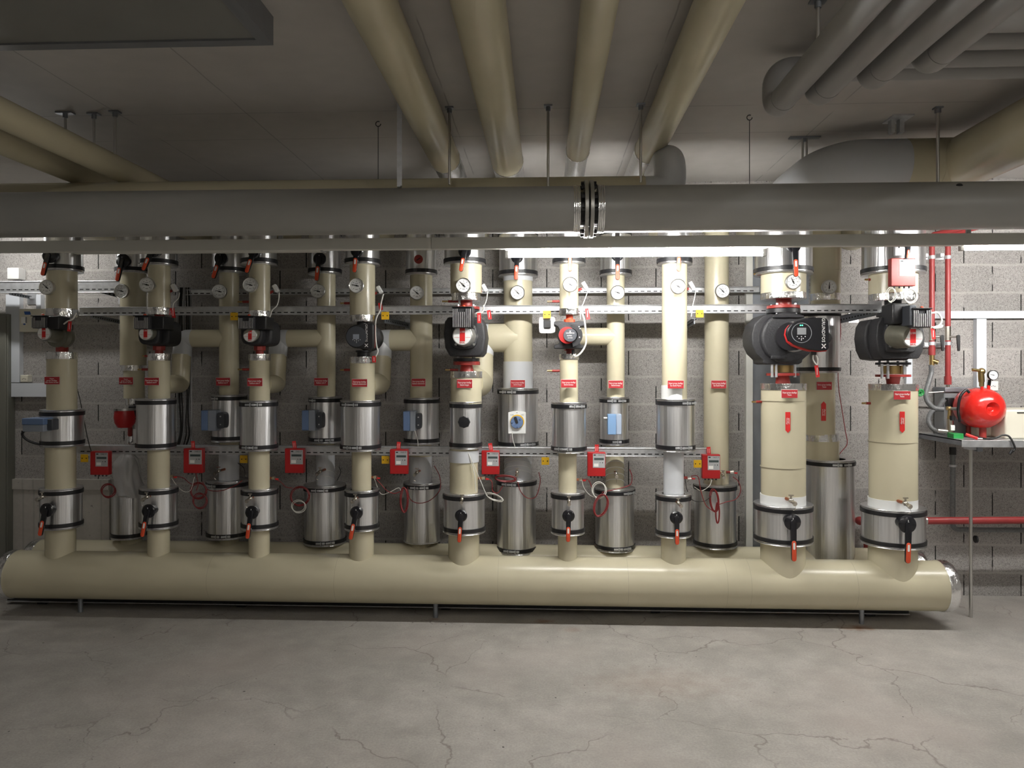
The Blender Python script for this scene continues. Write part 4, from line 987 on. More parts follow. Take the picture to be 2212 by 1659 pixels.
b = MB(); b.cyl((c.x, 4.76, c.z), (c.x, 4.712, c.z), 14*s_, n=36)
for k in range(36): a = 2*math.pi*k/36; b.obox((c.x+14*s_*math.cos(a), 4.73, c.z+14*s_*math.sin(a)), (.005, .03, .0025), Matrix.Rotation(-a, 3, 'Y'))
dl = b.build('dial', 'darkgrey', t)
text('X', .017, (c.x, 4.7112, c.z+.022), parent=dl); text('GRUNDFOS', .0095, (c.x, 4.7112, c.z+.012), parent=dl, space=1.1); text('ALPHA', .010, (c.x-.004, 4.7112, c.z-.004), parent=dl); text('230V 50Hz', .007, (c.x, 4.7112, c.z-.018), parent=dl)
b = MB()
for (x, y) in ((1251, 709), (1253, 713), (1252, 731)): b.prism(circ(P(x, 0, 4.73).x, P(0, y, 4.73).z, .0035, 10), 4.7335, 4.7352)
b.build('indicator_lights', 'paperwhite', t)
neck(t, 1230, 690, 698, 24, m='redgrip'); neck(t, 1230, 680, 690, 15, m='redgrip', n=20); neck(t, 1230, 752, 758, 22); neck(t, 1230, 757, 764, 14, n=20)
MB().cyl(P(1238, 755, 4.82), P(1238, 766, 4.82), .010, n=12).build('cable_gland', 'black', t)
# F8 big pump
X = P(1691, HY, YF).x; t = thing('circulation_pump', 'largest black pump with red-rimmed head, display and green lights', 'pump', (X, YF, P(1691, 812, YF).z), 'circulation pumps')
cc = P(1690, 730, YF-.08); s_ = S(1690, YF-.08)
out = []
for (x, y) in ((1645, 683), (1628, 700), (1622, 722), (1623, 745), (1632, 764), (1647, 778), (1647, 785), (1655, 787), (1724, 787), (1731, 783), (1731, 778), (1746, 765), (1756, 745), (1757, 720), (1750, 700), (1735, 684), (1728, 679), (1655, 679)): out.append((P(x, y, YF-.08).x, P(x, y, YF-.08).z))
MB().prism(out, YF-.10, YF+.13, .01).build('insulation_shell', 'foam', t, bev=.012, seg=3)
o = MB().prism(circ(cc.x+.012, cc.z, 55*s_, 40), YF-.15, YF-.09, .02).build('shell_front', 'foam', t)
MB().box(P(1665, 0, 4.73).x, P(1695, 0, 4.73).x, 4.715, 4.74, P(0, 777, 4.73).z, P(0, 770, 4.73).z).box(P(1668, 0, 4.73).x, P(1735, 0, 4.73).x, 4.715, 4.74, P(0, 692, 4.73).z, P(0, 687, 4.73).z).build('shell_rib', 'foam', o, bev=.004)
hc = P(1724, 724, 4.50)
MB().cyl((cc.x+.02, YF-.14, cc.z), (hc.x-.02, 4.57, hc.z-.004), .086, n=40).build('motor', 'blackgloss', t)
b = MB(); mp_ = V(cc.x+.035, YF-.195, cc.z+.001); ax = (V(hc.x-.02, 4.57, hc.z-.004)-V(cc.x+.02, YF-.14, cc.z))
b.lathe(mp_, ax, [(.084, 0), (.093, 0), (.095, .009), (.093, .018), (.084, .018)], 48, False); b.obox(mp_+V(-.085, -.01, .055), (.018, .014, .010)); b.build('clamp_ring', 'finedge', t, label='bright steel clamp ring')
s2 = S(1725, 4.50)
def hp(x, y, Y=4.50): q = P(x, y, Y); return (q.x, q.z)
left = [(1696, 722), (1698, 710), (1705, 701), (1716, 694), (1735, 688), (1755, 686.5), (1775, 687), (1782, 689), (1785.5, 694), (1786, 722), (1785.5, 752), (1782, 757), (1765, 758), (1745, 756), (1728, 751), (1712, 745), (1701, 736)]
rim = MB().prism([hp(x+4, y+1) for x, y in left[:6]]+[hp(x+3, y+2) for x, y in left[6:12]]+[hp(x+4, y+2.5) for x, y in left[12:]], 4.50, 4.56).build('red_rim', 'redtag', t, bev=.004)
hd = MB().prism([hp(x+2, y) for x, y in left], 4.475, 4.52).build('control_head', 'blackgloss', t, bev=.006, seg=3)
MB().lathe((hc.x+.012, 4.4755, P(0, 723, 4.475).z), (0, -1, 0), [(20.5*s2, 0), (20.5*s2, .002), (21.5*s2, .002), (21.5*s2, 0)], 44, False).build('display_ring', 'midgrey', hd)
MB().box(hp(1719, 0)[0], hp(1738, 0)[0], 4.4725, 4.4755, hp(0, 727)[1], hp(0, 713)[1]).build('screen', 'midgrey', hd)
b = MB()
for (x, y) in ((1726, 708), (1730, 708)): b.prism(circ(hp(x, 0)[0], hp(0, y)[1], .004, 10), 4.4735, 4.4755)
b.build('green_lights', 'led', hd)
b = MB()
for (x, y) in ((1719, 731), (1736, 731), (1728, 731), (1728, 738), (1723, 735), (1728, 735), (1732, 735)): b.prism(circ(hp(x, 0)[0], hp(0, y)[1], .003, 8), 4.4735, 4.4755)
b.build('buttons', 'dialwhite', hd)
text('GRUNDFOS', .026, (hp(1775, 0)[0], 4.4745, hp(0, 718)[1]), -90, parent=hd, ext=.0008, space=1.06)
b = MB(); lx, lz = hp(1776, 748)
b.capsule((lx-.010, lz-.011), (lx+.010, lz+.011), .0026, .0026, 4.474, 4.475); b.capsule((lx+.010, lz-.011), (lx-.010, lz+.011), .0026, .0026, 4.474, 4.475); b.build('emblem', 'whiteprint', hd)
MB().prism(circ(hp(1785, 0)[0], hp(0, 733)[1], 13*s2, 28), 4.51, 4.56).build('side_cap', 'black', t)
MB().cyl(P(1758, 757, 4.53), P(1758, 767, 4.53), .015, n=14).build('cable_gland', 'rubber', t)
flange(t, 1692, 660.5, 667, 68, 'redpaint'); flange(t, 1692, 668, 677, 70, 'rubber'); neck(t, 1693, 648, 661, 32, n=28)
flange(t, 1691, 789, 805, 46, 'brass', name='brass_ring', bolts=False); flange(t, 1691, 806, 811.5, 68, 'redpaint', bolts=False); neck(t, 1691, 811, 828, 26, n=28, flare=1.2)
for x in (1668, 1677, 1717): MB().cyl(P(x, 815, 4.80), P(x, 787, 4.80), .009, n=8).build('flange_bolt', 'zinc', t)
# F9 pump
X = P(1929, HY, YF).x; t = thing('circulation_pump', 'large black-shelled pump with finned box beside the red pipes', 'pump', (X, YF, P(1929, 812, YF).z), 'circulation pumps')
out = [(P(x, y, YF-.02).x, P(x, y, YF-.02).z) for x, y in ((1877, 690), (1868, 705), (1864.5, 730), (1868, 756), (1877, 776), (1900, 779), (1960, 778), (1968, 760), (1972, 730), (1968, 705), (1958, 690))]
MB().prism(out, YF-.04, YF+.13).build('shell_back', 'foam', t, bev=.012, seg=3)
out = [(P(x, y, YF-.14).x, P(x, y, YF-.14).z) for x, y in ((1900, 686), (1893, 700), (1890, 730), (1894, 760), (1903, 776), (1982, 775), (1990, 760), (1995, 733), (1991, 706), (1983, 688))]
MB().prism(out, YF-.16, YF-.03, .01).build('insulation_shell', 'foam', t, bev=.012, seg=3)
MB().prism([(P(x, y, YF-.18).x, P(x, y, YF-.18).z) for x, y in ((1913, 760), (1972, 762), (1978, 757), (1980, 700), (1915, 698), (1910, 720))], YF-.19, YF-.15).build('shell_front', 'foam', t, bev=.008)
disc(t, 1971.5, 728, 21.5, 4.56, (P(1936, 0, 4.70).x, 4.70, P(0, 729, 4.7).z), .080)
for (x, y) in ((1922, 708), (1922, 748), (1960, 750)): MB().lathe(P(x, y, 4.69), (0, -1, 0), [(.008, 0), (.008, .012), (.004, .012), (.004, .008)], 12).build('screw', 'castgrey', t)
finbox(t, 1973, 667, 2013, 707, 4.50, 4.60)
MB().box(P(1958, 0, 4.55).x, P(1973, 0, 4.55).x, 4.51, 4.66, P(0, 709, 4.55).z, P(0, 668, 4.55).z).build('terminal_cover', 'darkgrey', t, bev=.004)
MB().box(P(1912, 0, 4.7).x, P(1965, 0, 4.6).x, 4.60, 4.76, P(0, 706, 4.65).z, P(0, 664, 4.65).z).build('terminal_body', 'black', t, bev=.012)
flange(t, 1929, 676, 684, 66, 'rubber'); neck(t, 1929, 650, 677, 34, m='rubber', n=28)
flange(t, 1929, 783, 788, 70, 'rubber'); flange(t, 1929, 790, 808, 46, 'brass', name='brass_ring', bolts=False); flange(t, 1929, 809, 814, 70, 'redpaint', bolts=False); neck(t, 1929, 813, 829, 30, n=28, flare=.85)
for x in (1905, 1918, 1953): MB().cyl(P(x, 818, 4.80), P(x, 786, 4.80), .009, n=8).build('flange_bolt', 'zinc', t)

# ---------------------------------------------------------------- support trays across the rack
def tray(label, x0, x1, ya, yb, Y, lip=True, n=None):
    """slotted steel profile: face towards the room with a row of slots"""
    a = P(x0, ya, Y); b_ = P(x1, ya, Y); xm = (x0+x1)/2
    z1 = P(xm, ya, Y).z; z0 = P(xm, yb, Y).z
    t = thing('slotted_tray', label, 'tray', ((a.x+b_.x)/2, Y, z0), 'slotted steel trays')
    b = MB(); b.mi = 0
    b.box(a.x, b_.x, Y, Y+.003, z0, z1); b.box(a.x, b_.x, Y, Y+.07, z1, z1+.003); b.box(a.x, b_.x, Y, Y+.02, z0-.002, z0)
    b.tube([(a.x, Y-.001, z1), (b_.x, Y-.001, z1)], .0045, 8); b.tube([(a.x, Y-.001, z0), (b_.x, Y-.001, z0)], .003, 8)
    b.mi = 1; x = a.x+.03; zs = z0+(z1-z0)*.27; h = .0036
    while x < b_.x-.04:
        b.box(x, x+.028, Y-.0006, Y+.0002, zs-h, zs+h); x += .046
    b.build('profile', ['zinc', 'print'], t)
    return t, a.x, b_.x, z0, z1
T1, ax_, bx_, tz0, tz1 = tray('slotted galvanised tray crossing the rack at pump height', 172, 1905, 661, 678, 5.06)
T2, ax2, bx2, uz0, uz1 = tray('slotted galvanised tray crossing the rack low behind the red meter boxes', 165, 1535, 966, 983, 5.06)
# wall-side strut seen higher up between the risers
t, *_ = tray('thin slotted strut along the block wall at thermometer height', 398, 1640, 623, 634, 5.42)
# short tray at the left, with bracket arms
t, *_ = tray('brightly lit short slotted cable tray beside the grey cabinet', -60, 262, 608, 632, 5.26)
def bracket(label, px0, py0, px1, py1, Y0, Y1, h=.035):
    p = P(px0, py0, Y0); q = P(px1, py1, Y1); t = thing('bracket_arm', label, 'bracket', p, 'steel bracket arms')
    d = (q-p); b = MB(); L = d.length; rz = math.atan2(d.y, d.x); ry = -math.asin(d.z/L)
    R = Matrix.Rotation(rz, 3, 'Z') @ Matrix.Rotation(ry, 3, 'Y')
    b.obox((p+q)/2, (L, .006, h), R); b.obox((p+q)/2+V(0, 0, h/2), (L, .035, .005), R)
    b.mi = 1
    k = 0
    while k*.03 < L-.05: b.obox(p+d.normalized()*(.03+k*.03)+R @ V(0, -.004, 0), (.012, .001, .010), R); b.obox(p+d.normalized()*(.03+k*.03)+R @ V(0, .004, 0), (.012, .001, .010), R); k += 1
    o = b.build('arm', ['zincdull', 'print'], t); MB().box(q.x-.035, q.x+.035, YW-.008, YW, q.z-.05, q.z+.05).build('wall_plate', 'zinc', t)
bracket('dark perforated bracket arm below the square-headed pump tray', 830, 692, 884, 704, 5.08, 5.50)
bracket('perforated bracket arm behind the front riser that has no pump', 1484, 704, 1500, 694, 5.50, 5.08)
bracket('dark bracket arm under the short lit cable tray', 20, 634, 64, 643, 5.27, 5.50, .02)
bracket('dark bracket arm at the end of the short lit cable tray', 172, 618, 262, 642, 5.27, 5.50, .02)
bracket('dark bracket arm under the start of the long pump-height tray', 196, 683, 262, 697, 5.08, 5.50, .025)
bracket('bright sloping bracket arm between the two thick risers', 1812, 692, 1900, 672, 5.50, 5.10, .05)

# yellow plates
for (x, y, l) in ((182, 990, 'nearest the grey cabinet, beside a red meter box'), (526.5, 992, 'low, between the second and third back risers'), (832.5, 993.5, 'low, beside the square-headed pump riser'), (1178, 996, 'low, right of the jacket with blue dial knob'),
                  (1507, 1002, 'low, beside the meter box on the plain back riser'), (505.5, 683.5, 'high, touching the third foam pump box'), (832, 682, 'high, beside the square-headed pump'), (1181.5, 679.5, 'high, on the white backplate by the small dial pump'), (1511.5, 677.5, 'high, beside the riser without a pump')):
    q = P(x, y, 5.02); r = 8.3*S(x, 5.02)
    t = thing('yellow_plate', 'small square yellow plate, ' + l, 'plate', (q.x, q.y, q.z-r), 'small yellow plates')
    MB().box(q.x-r, q.x+r, q.y, q.y+.004, q.z-r, q.z+r).build('plate', 'yellow', t, bev=.001)
    MB().prism(circ(q.x-r*.55, q.z, .004, 10), q.y-.001, q.y).prism(circ(q.x+r*.55, q.z, .004, 10), q.y-.001, q.y).build('screws', 'print', t)
    MB().box(q.x-.006, q.x+.006, q.y+.004, q.y+.05, q.z-.004, q.z+.012).build('stud', 'zinc', t)
q = P(1182, 702, 5.05); t = thing('mounting_backplate', 'pale grey steel backplate with rounded corners beside the small dial pump', 'plate', q)
MB().prism(superell(q.x, q.z, .055, .056, .3), 5.055, 5.06).build('plate', 'zinc', t)
MB().box(q.x-.024, q.x+.024, 5.03, 5.055, q.z-.02, q.z+.03).build('black_clip', 'rubber', t, bev=.003)

# heat meters
for (x0, y0, x1, y1, Y, tagx, l, col) in ((194.5, 975, 234, 1026, 4.98, None, 'nearest the grey cabinet', 0), (396, 969, 437, 1022, 4.98, 417, 'between the second and third front risers', 0), (615, 969, 655.5, 1022, 4.98, 636, 'between the third front riser and the square-headed pump riser', 0),
        (842, 971, 881, 1024, 4.98, 861, 'beside the square-headed pump riser', 0), (1040, 974, 1078.5, 1025, 4.98, 1060, 'beside the mid-rack finned pump riser', 0), (1269, 977, 1308, 1029, 4.98, 1289, 'beside the small dial pump riser', 0), (1517, 982, 1556, 1034, 5.02, 1531, 'on the plain back riser', 0),
        (1925, 557, 1978, 618, 4.62, None, 'high in front of the thick riser nearest the red tank', 1)):
    a = P(x0, y1, Y); b_ = P(x1, y0, Y); wv = b_.x-a.x; hv = b_.z-a.z
    t = thing('heat_meter', 'red meter box ' + l, 'meter', ((a.x+b_.x)/2, Y, a.z), 'red heat meter boxes')
    MB().box(a.x, b_.x, Y, Y+.045, a.z, b_.z).build('housing', 'redbox' if not col else 'redpaint', t, bev=.004)
    px0 = a.x+wv*(.30 if not col else .34)
    fc = MB().box(px0, b_.x-wv*.03, Y-.0015, Y+.001, a.z+hv*.36, b_.z-hv*.06).build('face_panel', 'dialwhite' if col else mat('meter_face', (.42, .43, .44), .4), t)
    fw = b_.x-wv*.03-px0; fz0 = a.z+hv*.36; fh = hv*.58
    MB().box(px0+fw*.10, px0+fw*.9, Y-.0025, Y-.001, fz0+fh*.55, fz0+fh*.70).build('display', 'lcdgreen' if col else 'lcd', fc)
    MB().box(px0+fw*.08, px0+fw*.46, Y-.0022, Y-.001, fz0+fh*.08, fz0+fh*.30).build('white_sticker', 'paperwhite', fc)
    MB().prism(circ(px0+fw*.60, fz0+fh*.36, fw*.035, 8), Y-.0022, Y-.001).prism(circ(px0+fw*.80, fz0+fh*.36, fw*.045, 8), Y-.0022, Y-.001).build('buttons', 'print', fc)
    text('CALEC ST', fw*.16, (px0+fw*.68, Y-.002, fz0+fh*.90), parent=fc, m='print', maxw=fw*.5); MB().box(px0+fw*.06, px0+fw*.24, Y-.0022, Y-.001, fz0+fh*.86, fz0+fh*.94).build('emblem', 'print', fc)
    b = MB()
    for k in range(4): b.cyl((a.x+wv*(.2+.2*k), Y+.02, a.z-.012), (a.x+wv*(.2+.2*k), Y+.02, a.z+.002), .006, n=8)
    b.build('cable_glands', 'darkgrey', t)
    if Y > 4.9: MB().box(a.x+wv*.3, b_.x-wv*.3, Y+.045, 5.06, b_.z-.04, b_.z-.01).build('mount', 'zinc', t)
    if tagx:
        q = P(tagx, y0, Y+.02); tt = thing('red_tag', 'red tag on meter box ' + l, 'tag', q, 'red printed tags')
        R = Matrix.Rotation(random.uniform(-.22, .22), 3, 'Y')
        MB().obox(q+V(0, 0, .024), (.026, .001, .056), R).build('tag_card', 'redtag', tt)
        for k in (-.006, .004): MB().obox(q+V(k, -.001, .024), (.002, .0004, .032), R).build('lettering', 'whiteprint', tt)
q = P(1951, 500, 4.66); t = thing('strut_post', 'vertical slotted steel strut holding the high red meter box', 'strut', (q.x, 4.68, 2.1))
a = P(1934, 560, 4.68); b_ = P(1962, 500, 4.68)
b = MB(); b.box(a.x, a.x+.045, 4.68, 4.70, P(0, 565, 4.68).z, 2.56); b.mi = 1
for k in range(6): b.box(a.x+.018, a.x+.027, 4.679, 4.6802, P(0, 560, 4.68).z+.03+k*.06, P(0, 560, 4.68).z+.06+k*.06)
b.build('strut', ['zinc', 'print'], t)

# ---------------------------------------------------------------- actuators
def actuator(label, x0, xm, x1, y0, y1, Y, mirror=False):
    s_ = S(x0, Y); a = P(x0, y1, Y); m_ = P(xm, y1, Y); e = P(x1, y1, Y); z1 = P(x0, y0, Y).z; z0 = a.z
    t = thing('valve_actuator', label, 'actuator', ((a.x+e.x)/2, Y, z0), 'blue-grey valve actuators')
    MB().box(a.x, m_.x, Y-.045, Y+.045, z0, z1).build('cover', 'blue', t, bev=.006)
    mid = m_.x+(e.x-m_.x)*.5
    MB().box(m_.x, mid, Y-.047, Y+.047, z0-.002, z1+.002).build('housing', 'bluegrey', t, bev=.004)
    MB().prism(superell((mid+e.x)/2, (z0+z1)/2, abs(e.x-mid)/2, (z1-z0)/2*.8, .5), Y-.03, Y+.06).build('gearbox', 'darkgrey', t)
    b = MB()
    for zz in (.3, .7): b.lathe(((mid+e.x)/2, Y-.03, z0+(z1-z0)*zz), (0, -1, 0), [(.005, 0), (.005, .004)], 10)
    b.build('screws', 'zinc', t)
    return t
actuator('blue-grey actuator box on the second back riser from the cabinet', 440, 455, 489, 886, 929, 5.12)
actuator('blue-grey actuator box on the third back riser from the cabinet', 656, 671, 699, 886, 929, 5.12)
actuator('blue-grey actuator box on the jacket below the round red sticker', 873, 888, 911, 888, 930, 5.12)
t = thing('valve_actuator', 'pale blue actuator box lit brightly beside the small dial pump riser', 'actuator', P(1326, 932, 5.12), 'blue-grey valve actuators')
MB().box(P(1312, 0, 5.1).x, P(1330, 0, 5.1).x, 5.06, 5.14, P(0, 933, 5.1).z, P(0, 891, 5.1).z).build('cover', mat('pale_blue', (.20, .34, .56), .4), t, bev=.004)
MB().box(P(1330, 0, 5.1).x, P(1342, 0, 5.1).x, 5.075, 5.15, P(0, 933, 5.1).z, P(0, 891, 5.1).z).build('housing', mat('paler_blue', (.36, .43, .54), .4), t, bev=.004)
MB().cyl(P(1304, 904, 5.12), P(1314, 904, 5.12), .014, n=16).build('shaft', 'steel', t)
t = thing('valve_actuator', 'blue and grey actuator box jutting from the front riser nearest the cabinet', 'actuator', P(85, 932, 4.76), 'blue-grey valve actuators')
MB().box(P(51, 0, 4.68).x, P(98, 0, 4.68).x, 4.66, 4.80, P(0, 917, 4.68).z, P(0, 903, 4.68).z).build('cover', 'blue', t, bev=.005)
MB().box(P(52, 0, 4.68).x, P(97, 0, 4.68).x, 4.665, 4.80, P(0, 932, 4.68).z, P(0, 917, 4.68).z).build('housing', 'bluegrey', t, bev=.004)
MB().box(P(97, 0, 4.7).x, P(124, 0, 4.75).x, 4.70, 4.79, P(0, 929, 4.7).z, P(0, 905, 4.7).z).build('gearbox', 'darkgrey', t, bev=.006)
o = MB().tube(smooth_path([P(56, 927, 4.72), P(48, 938, 4.72), P(58, 950, 4.74), P(78, 958, 4.78), P(100, 961, 4.82)], 6), .008, 10).build('black_hose', 'rubber'); tag(o, 'thick black hose looping under the blue and grey actuator box', 'hose')
# blue dial actuator
q = P(1117, 909, 5.10); s_ = S(1117, 5.10); t = thing('dial_actuator', 'white-plated actuator with a blue round knob on an aluminium jacket', 'actuator', (q.x, q.y, P(0, 933, 5.1).z))
xa, xb = P(1098, 0, 5.1).x, P(1136, 0, 5.1).x; za, zb_ = P(0, 932, 5.1).z, P(0, 888, 5.1).z
MB().prism([(xa, za), (xb, za), (xb, zb_)]+[(xb+(xa-xb)*k/8, zb_+.009*math.sin(math.pi*k/8)) for k in range(1, 8)]+[(xa, zb_)], 5.075, 5.12).build('face_plate', 'dialwhite', t, bev=.002)
MB().prism(circ(q.x+.002, q.z-.004, 15*s_, 36), 5.072, 5.076).build('yellow_scale', 'yellow', t)
MB().prism(circ(q.x, q.z-.007, 13.5*s_, 36), 5.055, 5.073, .003).build('knob', 'blue', t)
MB().capsule((q.x, q.z-.008), (q.x-.010, q.z+.022), .009, .009, 5.050, 5.056).build('pointer_slot', 'print', t)
b = MB()
for (dx, dz) in ((.022, .018), (-.032, -.004), (.006, -.036)): b.sphere((q.x+dx, 5.054, q.z-.005+dz), .006)
b.build('grip_nubs', 'blue', t)
text('M', .012, (q.x, 5.0742, zb_-.002), parent=t, m='print'); text('CLOSE', .008, (xa+.026, 5.0742, zb_-.016), parent=t, m='print'); text('OPEN', .008, (xb-.024, 5.0742, zb_-.016), parent=t, m='print')
# black round cap on F5's middle jacket
q = P(1002, 912, 4.77); o = MB().lathe((q.x, 4.80, q.z), (0, -1, 0), [(.036, 0), (.040, .006), (.041, .02), (.036, .030), (0, .032)], 8).build('round_cap', 'rubber', J[('F5', 'middle')], label='black round cap')

# ---------------------------------------------------------------- sensors, cables
def cable(label, pts, Y, r=.003, m='whitewire', name='cable', k=6):
    P3 = [P(p[0], p[1], p[2] if len(p) > 2 else Y) for p in pts]
    return tag(MB().tube(smooth_path(P3, k), r, 8).build(name, m), label, 'cable')
for (x, y, yy, c, l) in ((377, 622, 4.90, 'F2', 'beside the second front riser'), (596, 623, 4.90, 'F3', 'beside the third front riser'), (820, 626, 4.90, 'F4', 'beside the square-headed pump riser'), (1047, 622, 4.88, 'F5', 'beside the mid-rack finned pump riser'), (1263, 617, 4.88, 'F6', 'beside the small dial pump riser'), (1494, 617, 4.88, 'F7', 'beside the front riser that has no pump')):
    q = P(x, y, yy); t = thing('pressure_sensor', 'small white sensor box on a red stub ' + l, 'sensor', q, 'white sensor boxes')
    R = Matrix.Rotation(math.radians(-32 if c != 'F7' else -30), 3, 'Y').inverted()
    R = Matrix.Rotation(math.radians(60), 3, 'Y')
    MB().obox(q, (.052, .034, .026), R).build('housing', 'white', t, bev=.004)
    MB().cyl(q+V(-.018, 0, -.018), P(x-18, y+12, yy), .009, n=12).build('stub', 'redpaint', t)
cable('thin white cable from the sensor box beside the second front riser', [(388, 632), (385, 645), (375, 655), (373, 670)], 4.86)
cable('thin white cable from the sensor box beside the third front riser', [(603, 632), (602, 646), (598, 660), (588, 670), (583, 684), (575, 690)], 4.84, .004)
cable('white cable hanging beside the square-headed pump', [(828, 635), (823, 655), (821, 670), (812, 690), (811, 720), (813, 745), (816, 760), (808, 775)], 4.76, .005)
cable('thin white cable from the sensor box beside the mid-rack finned pump', [(1053, 632), (1051, 648), (1046, 660), (1040, 668)], 4.86)
cable('white cable bending into the finned box of the mid-rack pump', [(1044, 659), (1045, 668), (1041, 675), (1034, 675), (1028, 677)], 4.72, .005)
cable('thin white cable from the sensor box beside the small dial pump', [(1270, 628), (1264, 645), (1258, 660), (1254, 668), (1254, 690)], 4.84)
cable('thick white cable looping under the small dial pump', [(1254, 668), (1262, 690), (1265, 715), (1266, 740), (1258, 758), (1246, 769), (1238, 766)], 4.78, .0055)
cable('thin white cable hanging beside the front riser that has no pump', [(1503, 628), (1500, 645), (1496, 662), (1495, 672), (1493, 684)], 4.86)
cable('white cable from the bare grey pump', [(138, 700, 4.75), (146, 694), (156, 690), (163, 680), (165, 676)], 4.74, .005)
cable('white looped cable on the finned box beside the red pipes', [(2012, 676), (2026, 676), (2034, 690), (2030, 702), (2016, 708), (2032, 707), (2036, 702)], 4.60, .006)
cable('pair of white wires under the red-rimmed pump head', [(1756, 765), (1757, 778), (1765, 788), (1766, 775), (1761, 764)], 4.56, .004)
cable('thin black cable running down the wall between the thick risers', [(1814, 675), (1816, 720), (1811, 770), (1811, 830), (1818, 880), (1826, 930), (1830, 958), (1818, 975), (1810, 985)], 5.44, .003, 'redwire')
cable('thin dark cable hanging beside the front riser nearest the cabinet', [(163, 828), (172, 860), (180, 900), (190, 950), (197, 975)], 5.0, .003, 'blackwire')
for (x, y, Y, l, ln) in ((374, 676, 4.9, 'hanging from the tray beside the second front riser', 22), (358, 700, 4.78, 'on the foam pump of the second front riser', 22), (1057, 680, 4.95, 'hanging from the tray beside the mid-rack pump', 20), (1035, 687, 4.68, 'on the finned box of the mid-rack pump', 22), (1269, 678, 4.95, 'hanging beside the looped white cable', 24),
                     (822, 662, 4.80, 'on the white cable beside the square-headed pump', 16), (808, 776, 4.74, 'at the foot of the square-headed pump', 14), (150, 705, 4.72, 'on the bare grey pump', 22), (1765, 802, 4.58, 'hanging under the red-rimmed pump head', 26), (2016, 721, 4.6, 'hanging under the finned box beside the red pipes', 24)):
    q = P(x, y, Y); s_ = S(x, Y); t = thing('red_tag', 'small red tag ' + l, 'tag', q, 'red printed tags')
    MB().obox(q, (8*s_, .001, ln*s_), Matrix.Rotation(random.uniform(-.2, .2), 3, 'Y')).build('tag_card', 'redtag', t)
    MB().obox(q+V(0, -.0012, 0), (1.2*s_, .0004, ln*s_*.6)).build('lettering', 'whiteprint', t)
def coil(label, cx, cy, rx, ry, Y, n, m, r=.0028, tilt=.0, jit=1.6):
    pts = []
    for i in range(n*20+1):
        a = 2*math.pi*i/20+1.5; k = i/20
        jx = jit*math.sin(k*2.3+.5); jy = jit*math.cos(k*1.7)
        x = rx*math.cos(a); y = ry*math.sin(a)
        pts.append(P(cx+jx+x*math.cos(tilt)-y*math.sin(tilt), cy+jy+x*math.sin(tilt)+y*math.cos(tilt), Y+.004*math.sin(k*3.1)+.002*k))
    o = MB().tube(pts, r, 6).build('cable_coil', m)
    return tag(o, label, 'cable coil', 'hanging cable coils')
coil('small dark red cable coil under the meter nearest the grey cabinet', 234, 1060, 15, 14, 4.99, 3, 'redwire', .0035)
coil('upper dark red cable coil beside the second back riser jacket', 429, 1060, 17, 17, 4.98, 5, 'redwire')
coil('lower dark red cable coil beside the second back riser jacket', 432, 1082, 15, 16, 4.97, 4, 'redwire')
coil('round dark red cable coil beside the third back riser jacket', 648, 1072, 20, 20, 4.98, 6, 'redwire')
coil('small white cable coil beside the third back riser jacket', 645, 1094, 15, 13, 4.97, 4, 'whitewire', .0022)
coil('long narrow red cable coil under the meter beside the square-headed pump riser', 873, 1080, 8, 26, 4.95, 5, 'redwire', .003)
coil('flat red cable bundle lying over the jacket below the blue dial knob', 1092, 1034, 22, 6, 5.06, 6, 'redwire', .003, .08)
coil('flattened white cable coil beside the mid-rack pump riser', 1068, 1074, 19, 6, 4.95, 4, 'whitewire', .0026, .35)
coil('white cable coil under the meter beside the small dial pump riser', 1294, 1059, 15, 17, 4.96, 4, 'whitewire', .003)
coil('red cable bundle hanging below the white coil', 1298, 1092, 14, 24, 4.94, 5, 'redwire', .0032, .3)
coil('long red cable coil in front of the plain back riser jacket', 1543, 1081, 9, 24, 5.02, 5, 'redwire', .003, -.1)
coil('tied red cable bundle hanging low on the plain back riser jacket', 1550, 1108, 4, 22, 5.02, 5, 'redwire', .003, 0, .8)
coil('white cable coil tied under the high red meter box', 1967, 640, 14, 14, 4.60, 4, 'whitewire', .003)
coil('loose white cable loop beside the coil under the high red meter box', 1925, 637, 10, 15, 4.62, 2, 'whitewire', .0025)
